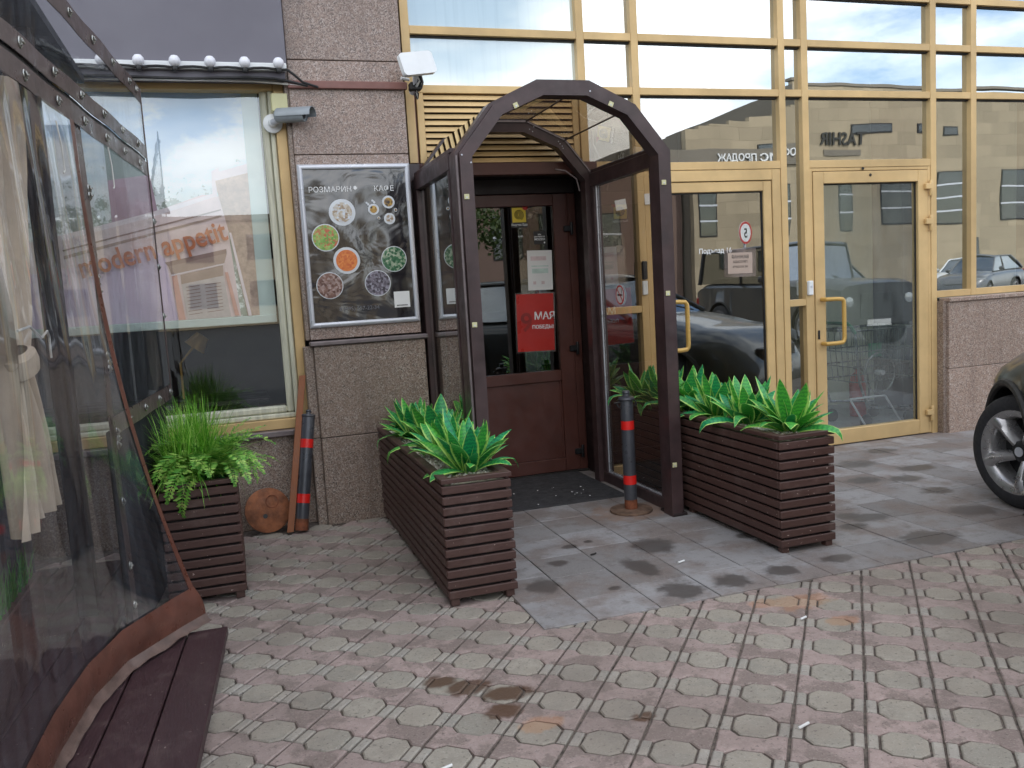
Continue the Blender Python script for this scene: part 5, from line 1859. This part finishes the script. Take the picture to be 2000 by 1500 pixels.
part('white_cord', G().tube([(-.60, 2.86, 1.36), (-.585, 2.95, 1.37), (-.58, 3.02, 1.345), (-.58, 3.07, 1.33), (-.57, 3.12, 1.35), (-.575, 3.17, 1.33), (-.58, 3.19, 1.26)], .004, 6), 'cable_white', cu, True)
# green inside
tb2 = thing('turf_box', 'low brown box of bright green artificial grass inside the tent', 'planter', (-1.15, 3.30, .1))
part('box', G().box(-1.5, -.80, 2.6, 3.72, .105, .40, .006), 'slat', tb2)
part('turf', blades(-1.05, 3.2, .40, 10, .1, .2, .4, 1, 'turf'), 'turf', tb2, kind='stuff')
rr = random.Random(19)
g = G()
for k in range(5200):
    x, y = rr.uniform(-1.48, -.82), rr.uniform(2.63, 3.70)
    a = rr.uniform(0, 6.28)
    h = rr.uniform(.07, .16)
    d = Vector((math.cos(a), math.sin(a), 0))
    s_ = Vector((-d.y, d.x, 0)) * .0032
    b = Vector((x, y, .40))
    g.add([b - s_, b + s_, b + d * h * .35 + Vector((0, 0, h)), ], [[0, 1, 2]])
part('turf', g, 'turf', tb2, kind='stuff')

# ================================================================== CARS
def wheel_mesh_set(r=.33, w=.225):
    tyre = G().lathe([(r * .70, -w * .5), (r * .80, -w * .54), (r * .93, -w * .50), (r * .985, -w * .40), (r, -w * .25), (r, w * .25), (r * .985, w * .40), (r * .93, w * .50), (r * .80, w * .54), (r * .70, w * .5)], 48, Matrix.Rotation(R(-90), 4, 'X'), cap=False)
    rim = G().lathe([(r * .66, -w * .45), (r * .60, -w * .2), (r * .585, w * .30), (r * .63, w * .40), (r * .715, w * .485), (r * .735, w * .50), (r * .735, w * .515), (r * .70, w * .51), (r * .62, w * .43)], 48, Matrix.Rotation(R(-90), 4, 'X'), cap=False)
    back = G().lathe([(r * .60, -w * .10), (0, -w * .10)], 32, Matrix.Rotation(R(-90), 4, 'X'), cap=False)
    spokes = []
    def fn(u, v, side):
        t_ = u
        rad = r * (.13 + .57 * t_)
        hw = r * (.085 + .03 * t_ + .10 * max(0, t_ - .62))
        sweep = .16 * math.sin(t_ * 2.2)
        a = sweep + (v - .5) * 2 * hw / max(rad, .05)
        crown = .018 * (1 - (2 * v - 1) ** 2) - .028 * (v > .5) * (v - .5) * 2
        yy = w * (.50 - .22 * (1 - t_) ** 2) - .01 + crown
        return Vector((rad * math.cos(a), yy if side else yy - .045, rad * math.sin(a)))
    s = G().grid(lambda u, v: fn(u, v, 1), 12, 6)
    bkg = G().grid(lambda u, v: fn(u, v, 0), 12, 6)
    n0 = len(s.v)
    s.add(bkg.v, [f[::-1] for f in bkg.f])
    C_ = 13
    for i in range(12):
        s.f.append([i + 1, i, n0 + i, n0 + i + 1])
        k = 6 * C_ + i
        s.f.append([k, k + 1, n0 + k + 1, n0 + k])
    hub = G().lathe([(r * .19, 0), (r * .19, w * .30), (r * .13, w * .36), (0, w * .37)], 28, Matrix.Rotation(R(-90), 4, 'X'))
    cap_ = G().lathe([(r * .085, w * .37), (r * .085, w * .39), (0, w * .395)], 24, Matrix.Rotation(R(-90), 4, 'X'))
    return (tyre.mesh('wheel', MT['tyre'], True, 50), rim.mesh('rim', MT['rim'], True, 50), back.mesh('brake_shadow', MT['black']), s.mesh('spoke', MT['rim'], True, 50), hub.mesh('hub', MT['black'], True), cap_.mesh('hub_cap', MT['alu'], True))
WH = wheel_mesh_set()
def add_local(name, me, parent, loc=(0, 0, 0), rot=(0, 0, 0)):
    o = bpy.data.objects.new(name, me)
    col.objects.link(o)
    o.parent = parent
    o.location = loc
    o.rotation_euler = rot
    return o
def add_wheel(car, x, y, r, steer=0., spin=0.):
    rot = steer + (0 if y > 0 else math.pi)
    wv = add_local('wheel', WH[0], car, (x, y, r), (0, 0, rot))
    wv.scale = (r / .33,) * 3
    add_local('rim', WH[1], wv)
    add_local('brake_shadow', WH[2], wv)
    for k in range(5):
        add_local('spoke', WH[3], wv, (0, 0, 0), (0, 2 * math.pi * k / 5 + spin, 0))
    add_local('hub', WH[4], wv)
    add_local('hub_cap', WH[5], wv)
def car(name, label, loc, heading, paint, L=4.25, W=1.80, hood=.98, belt=1.0, roof=1.52, wr=.33, base=2.60, wsx=(.85, .10), rear=(-1.45, -1.95), boxy=False, steer=0., cat='car', group=None, bottom=.22, trim=True, fo=.80, spin=0., lights=True):
    """heading: azimuth of the nose, clockwise from +Y"""
    t_ = thing(name, label, cat, loc, math.pi / 2 - heading, group)
    xf = L / 2 - fo
    xr = xf - base
    ra = wr + .050
    xs_ = [-L / 2 + L * k / 46 for k in range(47)]
    for xw in (xf, xr):
        xs_ += [xw + ra * math.cos(math.pi * k / 14) for k in range(15)]
    xs_ = sorted(set(round(x, 4) for x in xs_))
    xs_ = [x for i, x in enumerate(xs_) if i == 0 or x - xs_[i - 1] > .006]
    g = G()
    rows = []
    for x in xs_:
        ef = max(0., (x - (L / 2 - .60)) / .60)
        er = max(0., (-x - (L / 2 - .5)) / .5)
        hw = W / 2 * (1 - (.10 if boxy else .30) * ef ** 2.2 - (.08 if boxy else .16) * er ** 2.4)
        hf = min(1., max(0., (x - wsx[0]) / (L / 2 - wsx[0])))
        zt = belt + (hood - belt) * min(1, hf * 2) if x > wsx[0] else belt
        zt -= (.04 if boxy else .14) * hf ** 2 + (.06 if boxy else .26) * ef ** 3 + .10 * er ** 3
        zb = bottom + .05 * ef + .06 * er
        for xw in (xf, xr):
            d = abs(x - xw)
            if d < ra - 1e-5:
                zb = max(zb, wr + math.sqrt(max(0, ra * ra - d * d)))
        zs = max(zt - .13, zb + .05) if not boxy else max(zt - .06, zb + .05)
        zm = max(min(.58, zs - .05), zb + .025)
        zt = max(zt, zs + .03)
        pr_ = [(0, zb), (hw - .20, zb), (hw - .012, zb), (hw + .012, zb + .012), (hw, zm), (hw - .012, zs - .02), (hw - .05, zs + .05 if not boxy else zs), (hw - .16, zt), (hw * .4, zt + .02), (0, zt + .025)]
        rows.append([(x, y, z) for y, z in pr_] + [(x, -y, z) for y, z in pr_[1:-1]][::-1])
    n_ = len(rows[0])
    vs = [p_ for r_ in rows for p_ in r_]
    fs = []
    for i in range(len(rows) - 1):
        for k in range(n_):
            l = (k + 1) % n_
            fs.append([i * n_ + k, (i + 1) * n_ + k, (i + 1) * n_ + l, i * n_ + l])
    fs.append(list(range(n_)))
    fs.append([(len(rows) - 1) * n_ + k for k in range(n_)][::-1])
    g.add(vs, fs)
    part('body', g, paint, t_, True, local=True, angle=42)
    # greenhouse
    hb, hr = W / 2 - .13, W / 2 - (.16 if boxy else .30)
    bz = belt + .005
    prof = [(wsx[0], bz), (wsx[1], roof - .05), (wsx[1] - .25, roof - .02), (rear[0], roof - .04), (rear[1], bz)]
    g = G()
    def wv(z):
        return hb + (hr - hb) * (z - bz) / (roof - bz)
    A_ = [(x, wv(z), z) for x, z in prof]
    B_ = [(x, -wv(z), z) for x, z in prof]
    k = len(prof)
    g.add(A_ + B_, [list(range(k))[::-1], [k + q for q in range(k)]] + [[q, (q + 1) % k, k + (q + 1) % k, k + q] for q in range(k)])
    part('windows', g, 'car_glass', t_, local=True)
    rf = G()
    xs2 = [wsx[1] + .04, wsx[1] - .12, (wsx[1] + rear[0]) / 2, rear[0] + .1, rear[0] - .03]
    def rfn(u, v):
        i = min(3, int(u * 4))
        f = u * 4 - i
        x = xs2[i] + (xs2[i + 1] - xs2[i]) * f
        y_ = (v - .5) * 2
        e = max(0, abs(u - .5) * 2 - .55) / .45
        return Vector((x, y_ * (hr + .005), roof + .012 - .04 * y_ ** 4 - .045 * e ** 2))
    rf.grid(rfn, 12, 10)
    n0 = len(rf.v)
    rf.add([(v[0], v[1], v[2] - .03) for v in rf.v], [f[::-1] for f in rf.f])
    part('roof', rf, paint, t_, True, local=True)
    for s in (-1, 1):
        pp = [(x, s * (wv(z) + .006), z) for x, z in prof]
        part('pillar', G().tube([pp[0], pp[1]], .028, 8), paint, t_, True, local=True)
        part('pillar', G().tube([pp[3], pp[4]], .040, 8), paint, t_, True, local=True)
        xm = (wsx[1] + rear[0]) / 2 + .15
        part('pillar', G().tube([(xm, s * (hb + .006), bz), (xm - .03, s * (hr + .006), roof - .03)], .026, 6), 'black', t_, True, local=True)
        part('roof_edge', G().tube(pp[1:4], .026, 8), paint, t_, True, local=True)
        part('mirror', G().lathe([(.0, -.08), (.06, -.05), (.075, 0), (.06, .05), (0, .08)], 12, Matrix.Translation((wsx[0] - .42, s * (W / 2 + .08), belt + .08)) @ Matrix.Diagonal((.7, 1.2, .9, 1))), paint, t_, True, local=True)
        ex = L / 2 - (.03 if boxy else .20)
        if boxy:
            part('headlight', G().lathe([(.09, 0), (.09, .02), (0, .03)], 20, Matrix.Translation((L / 2 - .005, s * (W / 2 - .28), .82)) @ Matrix.Rotation(R(90), 4, 'Y')), 'lamp', t_, True, local=True)
        elif lights or s < 0:
            part('headlight', G().grid(lambda u, v: Vector((L / 2 - .02 - .40 * u ** 1.3 + .0, s * (W / 2 * (.50 + .46 * u) ), .66 + .10 * v + .07 * u + .0)), 8, 4).grid(lambda u, v: Vector((L / 2 - .14 - .40 * u ** 1.3, s * (W / 2 * (.48 + .44 * u)), .66 + .10 * v + .07 * u)), 8, 4), 'lamp', t_, True, local=True)
        part('tail_light', G().box(-L / 2 - .01, -L / 2 + .12, s * (W / 2 - .24), s * (W / 2 - .05), .78, .95, .02), 'tail', t_, local=True)
        if trim:
            for xw in (xf, xr):
                tp = [(xw + (ra + .012) * math.cos(a), s * (W / 2 + .004), wr + (ra + .012) * math.sin(a)) for a in [math.pi * (-.06 + 1.12 * q / 22) for q in range(23)]]
                part('arch_trim', G().tube(tp, .022, 8), 'trim', t_, True, local=True)
        for xw in (xf, xr):
            part('wheel_well', G().lathe([(ra - .004, .0), (ra - .004, -.30), (.02, -.30)], 28, Matrix.Translation((xw, s * (W / 2 - .015), wr)) @ Matrix.Rotation(R(90 if s < 0 else -90), 4, 'X') @ Matrix.Translation((0, 0, 0)), cap=False), 'black', t_, local=True)
            add_wheel(t_, xw, s * (W / 2 - .115), wr, steer if xw == xf else 0., spin)
    part('cabin_interior', G().box(rear[1] + .3, wsx[0] - .35, -hb + .1, hb - .1, .5, belt + .10), 'black', t_, local=True)
    part('grille', G().box(L / 2 - (.02 if boxy else .10), L / 2 - (.0 if boxy else .03) + .01, -W * .22, W * .22, .50, .66 if not boxy else .95, .01), 'black', t_, local=True)
    part('front_plate', G().box(L / 2 - .01, L / 2 + .012, -.26, .26, .36, .47, .003), 'white_paint', t_, local=True)
    for q, s in enumerate((-.22, .22)):
        part('wiper', G().tube([(wsx[0] + .03, s - .25, belt + .03), (wsx[0] - .14, s + .22, belt + .15)], .008, 5), 'black', t_, local=True)
    return t_
HD = R(31)
fx, fy = math.sin(HD), math.cos(HD)
lx, ly = -math.cos(HD), math.sin(HD)       # left of heading
L_, FO = 4.25, .78
# front left wheel centre stands at (4.0, 3.55)
wx_, wy_ = 4.16, 3.60
xfw, yfw = L_ / 2 - FO, 1.80 / 2 - .115
cx_ = wx_ - fx * xfw - lx * yfw
cy_ = wy_ - fy * xfw - ly * yfw
car('parked_car', 'dark green black car with alloy wheel at the right edge by the granite wall', (cx_, cy_, .004), HD, 'car_black', fo=FO, wr=.322, steer=R(28), spin=.5, hood=.90, belt=.99, roof=1.47, lights=False)
car('parked_car', 'boxy black off road car parked across from the glass doors, seen reflected', (10.95, -3.7, -.034), R(2), 'car_dark', L=4.6, W=1.9, hood=1.20, belt=1.22, roof=1.95, wr=.39, base=2.85, wsx=(.72, .55), rear=(-2.1, -2.25), boxy=True, bottom=.35, fo=.75, group='cars parked across the street')
car('parked_car', 'grey hatchback parked behind the viewer, reflected in the brown door glass', (5.0, -3.2, -.034), R(100), 'car_grey', group='cars parked across the street')
car('parked_car', 'white saloon car parked further along, reflected in the right windows', (27.5, -15.5, -.034), R(-60), 'car_white', L=4.5, group='cars parked across the street')
car('parked_car', 'grey saloon car beside the white one, reflected in the right windows', (24.2, -11.6, -.034), R(-66), 'car_grey', L=4.5, group='cars parked across the street')
car('parked_car', 'dark saloon car far along the street, reflected behind the white car', (19.0, -14.0, -.034), R(-80), 'car_black', L=4.5, group='cars parked across the street')

# ================================================================== OPPOSITE SIDE OF THE STREET (reflected in the glass)
def facing_us(x, y, z):
    """local xy -> wall plane facing +Y"""
    return Matrix.Translation((x, y, z)) @ Matrix(((-1, 0, 0, 0), (0, 0, 1, 0), (0, 1, 0, 0), (0, 0, 0, 1)))
YO = -24.8
ob = thing('stone_building', 'tan stone building with slit windows across the street, reflected in the facade', 'building', (31, YO, 0))
def clad(x0, x1, z0, top, y, m):
    rr = random.Random(int(x0 * 10))
    g = G()
    z = z0
    row = 0
    while z < max(top(x0), top(x1)):
        x = x0 - (row % 2) * .6
        while x < x1:
            a, b = max(x, x0), min(x + 1.2, x1)
            zt = min(z + .6, top((a + b) / 2))
            if b - a > .05 and zt - z > .05:
                yy = y + rr.uniform(-.004, .004)
                g.box(a + .002, b - .002, y - .3, yy, z + .002, zt - .002)
            x += 1.2
        z += .6
        row += 1
    return g
part('wall', G().box(26.6, 47, YO - 12, YO - .05, 0, 10.2), 'stone_grey', ob)
part('wall', G().box(20.7, 26.6, YO - 10, YO - .05, 0, 8.2), 'stone_grey', ob)
part('cladding', clad(26.6, 47, 0, lambda x: 10.35 - max(0, (x - 34)) * .03, YO, 'stone'), 'stone', ob, kind='stuff')
part('cladding', clad(20.7, 26.59, 0, lambda x: 8.2 + (x - 20.7) * .16, YO + .3, 'stone'), 'stone', ob, kind='stuff')
part('coping', G().box(26.5, 47, YO - .4, YO + .06, 10.36, 10.5), 'stone_grey', ob)
def win(x0, x1, z0, z1, y, parent, grid_=0):
    f = part('window', G().box(x0, x1, y - .1, y + .02, z0, z1), 'black', parent)
    part('pane', G().box(x0 + .06, x1 - .06, y + .021, y + .03, z0 + .06, z1 - .06), 'far_glass', f)
    for k in range(grid_):
        zz = z0 + (z1 - z0) * (k + 1) / (grid_ + 1)
        part('frame', G().box(x0, x1, y + .031, y + .06, zz - .04, zz + .04), 'alu', f)
for (x0, x1, z0, z1, gg) in ((29.8, 32.2, 7.75, 8.2, 0), (33.9, 34.5, 7.75, 8.2, 0), (35.3, 36.3, 7.7, 8.15, 0), (35.1, 36.9, 3.3, 5.95, 3), (31.6, 33.5, 3.4, 5.9, 2), (37.5, 38.4, 1.5, 2.5, 0), (29.1, 29.9, 3.2, 5.8, 2), (40, 42, 3.3, 5.9, 2)):
    win(x0, x1, z0, z1, YO + .02, ob, gg)
for (x0, x1, z0, z1, gg) in ((22.7, 23.7, 6.9, 7.2, 0), (24.7, 25.4, 7.3, 7.6, 0), (21.0, 22.0, 3.2, 5.4, 2), (25.0, 26.0, 3.0, 5.4, 2)):
    win(x0, x1, z0, z1, YO + .32, ob, gg)
part('lettering', place(text('TASHIR', .84, .06, True), facing_us(30.6, YO + .06, 7.25)), 'ink', ob)
part('sign_outline', G().box(28.0, 30.4, YO + .02, YO + .05, 6.7, 7.0), 'stone_grey', ob)
part('lettering', place(text('ОФИС ПРОДАЖ', .52, .06, True), facing_us(26.3, YO + .46, 6.72)), 'white', ob)
part('sign_band', G().box(19.0, 26.59, YO + .38, YO + .42, 6.3, 7.35), 'stone_grey', ob)
rw = thing('low_red_building', 'low red rendered building left of the tan stone one across the street', 'building', (15, -27, 0))
part('wall', G().box(10.5, 20.6, -36, -25.4, 0, 6.3), 'red_brick', rw)
part('roof', G().box(10.4, 20.65, -36.1, -25.3, 6.3, 6.45), 'stone_grey', rw)
for k in range(4):
    win(11.4 + 2.3 * k, 12.9 + 2.3 * k, 2.6, 4.6, -25.38, rw, 1)
fb = thing('far_block', 'long pale block far behind the trees across the street', 'building', (-8, -46, 0))
part('wall', G().box(-34, 9, -58, -46, 0, 6.6), 'stone', fb)
part('roof', G().box(-34.2, 9.2, -58.2, -45.8, 6.6, 6.9), 'stone_grey', fb)
for r_ in range(2):
    for k in range(11):
        win(-32 + 3.7 * k, -30.2 + 3.7 * k, 1.2 + 2.9 * r_, 2.8 + 2.9 * r_, -45.98, fb, 0)
# speed sign
sp_ = thing('speed_sign', 'round speed sign reading five on a pole across the street, reflected', 'road sign', (12.9, -8.4, -.03))
part('pole', G().tube([(12.9, -8.4, -.03), (12.9, -8.4, 2.75)], .03, 10), 'alu', sp_, True)
SM = facing_us(12.9, -8.36, 2.45) @ Matrix.Rotation(R(-25), 4, 'Y')
part('plate', place(G().lathe([(.30, 0), (.30, .01), (0, .011)], 32), SM), 'white_paint', sp_)
part('red_ring', place(G().lathe([(.24, .012), (.295, .012), (.295, .014), (.24, .014), (.24, .012)], 32, cap=False), SM), 'red_ink', sp_)
part('numeral', place(text('5', .34, .002, True, 'CENTER'), SM @ Matrix.Translation((0, -.12, .014))), 'ink', sp_)
# trees
def crown_mesh(seed, rx, rz, n):
    rr = random.Random(seed)
    cl_ = [(Vector((rr.gauss(0, .45) * rx, rr.gauss(0, .45) * rx, rr.uniform(-.8, .9) * rz)), rr.uniform(.22, .42) * rx) for _ in range(34)]
    g = G()
    for k in range(n):
        c_, s = rr.choice(cl_)
        d = Vector((rr.gauss(0, 1), rr.gauss(0, 1), rr.gauss(0, 1))).normalized() * s * rr.uniform(.5, 1.05)
        p_ = c_ + d
        a = Vector((rr.gauss(0, 1), rr.gauss(0, 1), rr.gauss(0, 1))).normalized()
        b = a.orthogonal().normalized()
        q = rr.uniform(.07, .15)
        g.add([p_ - a * q, p_ + b * q * .5, p_ + a * q, p_ - b * q * .5], [[0, 1, 2, 3]])
    return g.mesh('crown', MT['tree'])
CRM = [crown_mesh(1, 2.2, 2.2, 3400), crown_mesh(2, 1.9, 2.6, 3200)]
def trunk_mesh(seed):
    rr = random.Random(seed)
    g = G().tube([(0, 0, 0), (.04, .02, 1.2), (.0, .05, 2.6), (.08, .0, 4.0)], [.17, .14, .11, .05], 10)
    for k in range(6):
        a = k * 1.05
        z = 2.0 + .3 * k
        g.tube([(.02, .03, z), (.6 * math.cos(a), .6 * math.sin(a), z + .7), (1.2 * math.cos(a), 1.2 * math.sin(a), z + 1.2)], [.07, .045, .02], 7)
    return g.mesh('trunk', MT['bark'], True)
TRM = [trunk_mesh(1), trunk_mesh(2)]
for k, (x, y, s, lab) in enumerate(((-5.2, -15.5, .9, 'small leafy tree nearest the road on the left across the street'), (8.2, -19, 1.12, 'tall leafy tree left of the low red building across the street'), (-11.0, -23, 1.05, 'leafy tree set farther back behind the others across the street'),
                                    (-8.0, -20, 1.15, 'second leafy tree behind the viewer to the left across the street'), (-14, -19, 1.0, 'farthest leafy tree on the left across the street'))):
    t_ = thing('street_tree', lab, 'tree', (x, y, -.03), k * 1.3, 'street trees across the road')
    t_.scale = (s, s, s)
    add_local('trunk', TRM[k % 2], t_)
    add_local('crown', CRM[k % 2], t_, (0, 0, 4.3), (0, 0, k))

# ================================================================== INSIDE THE RIGHT DOOR
ct = thing('shopping_cart', 'shopping cart with green handle corners standing behind the right glass door', 'shopping cart', (5.35, 6.25, .012))
X0, X1, YA, YC = 5.0, 5.62, 6.02, 6.46
def rect(z, e, ey):
    return [(X0 - e, YA - ey, z), (X1 + e * .6, YA - ey * .6, z), (X1 + e * .6, YC + ey * .6, z), (X0 - e, YC + ey, z)]
g = G()
for z, e in ((.42, 0), (.55, .012), (.68, .025), (.86, .04)):
    g.tube(rect(z, e, e * .5), .006 if z < .8 else .010, 6, closed=True)
for k in range(12):
    f = k / 11
    for (yy, s) in ((YA, -1), (YC, 1)):
        g.tube([(X0 + (X1 - X0) * f, yy, .42), (X0 - .04 + (X1 - X0 + .064) * f, yy + s * .02, .86)], .0028, 4)
for k in range(7):
    f = k / 6
    for (xx, s) in ((X0, -1), (X1, 1)):
        g.tube([(xx, YA + (YC - YA) * f, .42), (xx + .04 * s, YA - .02 + (YC - YA + .04) * f, .86)], .0028, 4)
part('basket', g, 'wire', ct, True)
part('handle_bar', G().tube([(X0 - .10, YA - .02, .93), (X0 - .10, YC + .02, .93)], .014, 8), 'cart_green', ct, True)
for yy in (YA - .02, YC + .02):
    part('handle_bracket', G().tube([(X0 - .02, yy, .84), (X0 - .06, yy, .90), (X0 - .10, yy, .93)], .016, 8), 'cart_green', ct, True)
    part('frame', G().tube([(X0 - .02, yy, .86), (X0 + .02, yy, .42), (X0 + .10, yy, .20), (X1 - .05, yy, .16)], .012, 8), 'wire', ct, True)
for xx in (X0 + .1, X1 - .06):
    for yy in (YA, YC):
        part('caster', G().lathe([(.055, -.014), (.06, -.006), (.06, .006), (.055, .014)], 16, Matrix.Translation((xx, yy, .074)) @ Matrix.Rotation(R(90), 4, 'X')), 'black', ct, True)
part('seat_flap', G().box(X0 + .16, X0 + .30, YA + .03, YA + .035, .62, .74, .002), 'cart_green', ct)
wk = thing('spoked_wheel', 'small spoked wheel on a folding metal stand in front of the shopping cart', 'wheel', (5.2, 5.93, .012))
WC = (5.17, 5.93, .50)
part('rim', G().tube([(WC[0] + .155 * math.cos(a), WC[1], WC[2] + .17 * math.sin(a)) for a in [2 * math.pi * k / 28 for k in range(28)]], .008, 7, closed=True), 'wire', wk, True)
for k in range(10):
    a = 2 * math.pi * k / 10
    part('spoke', G().tube([WC, (WC[0] + .15 * math.cos(a), WC[1], WC[2] + .165 * math.sin(a))], .0025, 4), 'wire', wk)
part('hub', G().tube([(WC[0], WC[1] - .04, WC[2]), (WC[0], WC[1] + .04, WC[2])], .022, 10), 'alu', wk, True)
for (a, b) in ((4.86, 5.01), (5.22, 5.38)):
    part('stand_leg', G().tube([(a, 5.93, .30), (b, 5.88, .014)], .009, 7), 'alu', wk, True)
part('stand_bar', G().tube([(4.86, 5.93, .30), (5.22, 5.93, .30)], .009, 7), 'alu', wk, True)
ex = thing('fire_extinguisher', 'red fire extinguisher on the floor behind the right glass door', 'fire extinguisher', (5.46, 6.75, .012))
part('cylinder', G().lathe([(.07, 0), (.075, .02), (.075, .33), (.05, .39), (.025, .41), (.025, .44), (0, .44)], 24, Matrix.Translation((5.50, 6.6, .013))), 'ext', ex, True)
part('valve', G().box(5.46, 5.54, 6.585, 6.615, .453, .48, .004), 'black', ex)
part('hose', G().tube([(5.52, 6.59, .46), (5.58, 6.56, .40), (5.585, 6.55, .25), (5.58, 6.55, .15)], .010, 7), 'black', ex, True)

# ================================================================== SMALL LITTER
for k, (x, y, s, lab, m) in enumerate(((.47, 2.35, .03, 'white cigarette end lying in a paver joint near the viewer', 'white'), (1.56, 2.13, .022, 'cigarette end on the pavers in the foreground', 'paper'),
                                       (1.99, 3.66, .02, 'white paper scrap on the grey slab near the wet patches', 'white'), (1.66, 3.98, .016, 'dark bottle cap on the grey slabs before the canopy', 'ink'), (2.08, 2.83, .016, 'small cigarette end beside the rusty stain', 'white'))):
    o = part('litter', G().tube([(x - s, y, .006), (x + s, y + s * .5, .008)], .0045, 7), m, smooth=True)
    if y > 3.2:
        o.location.z = .006
    b = Vector((x, y, o.location.z + .002))
    o.location.z = 0
    tag(rebase(o, (x, y, 0)), lab, 'litter')
    o.location.z = .006 if y > 3.2 else .0
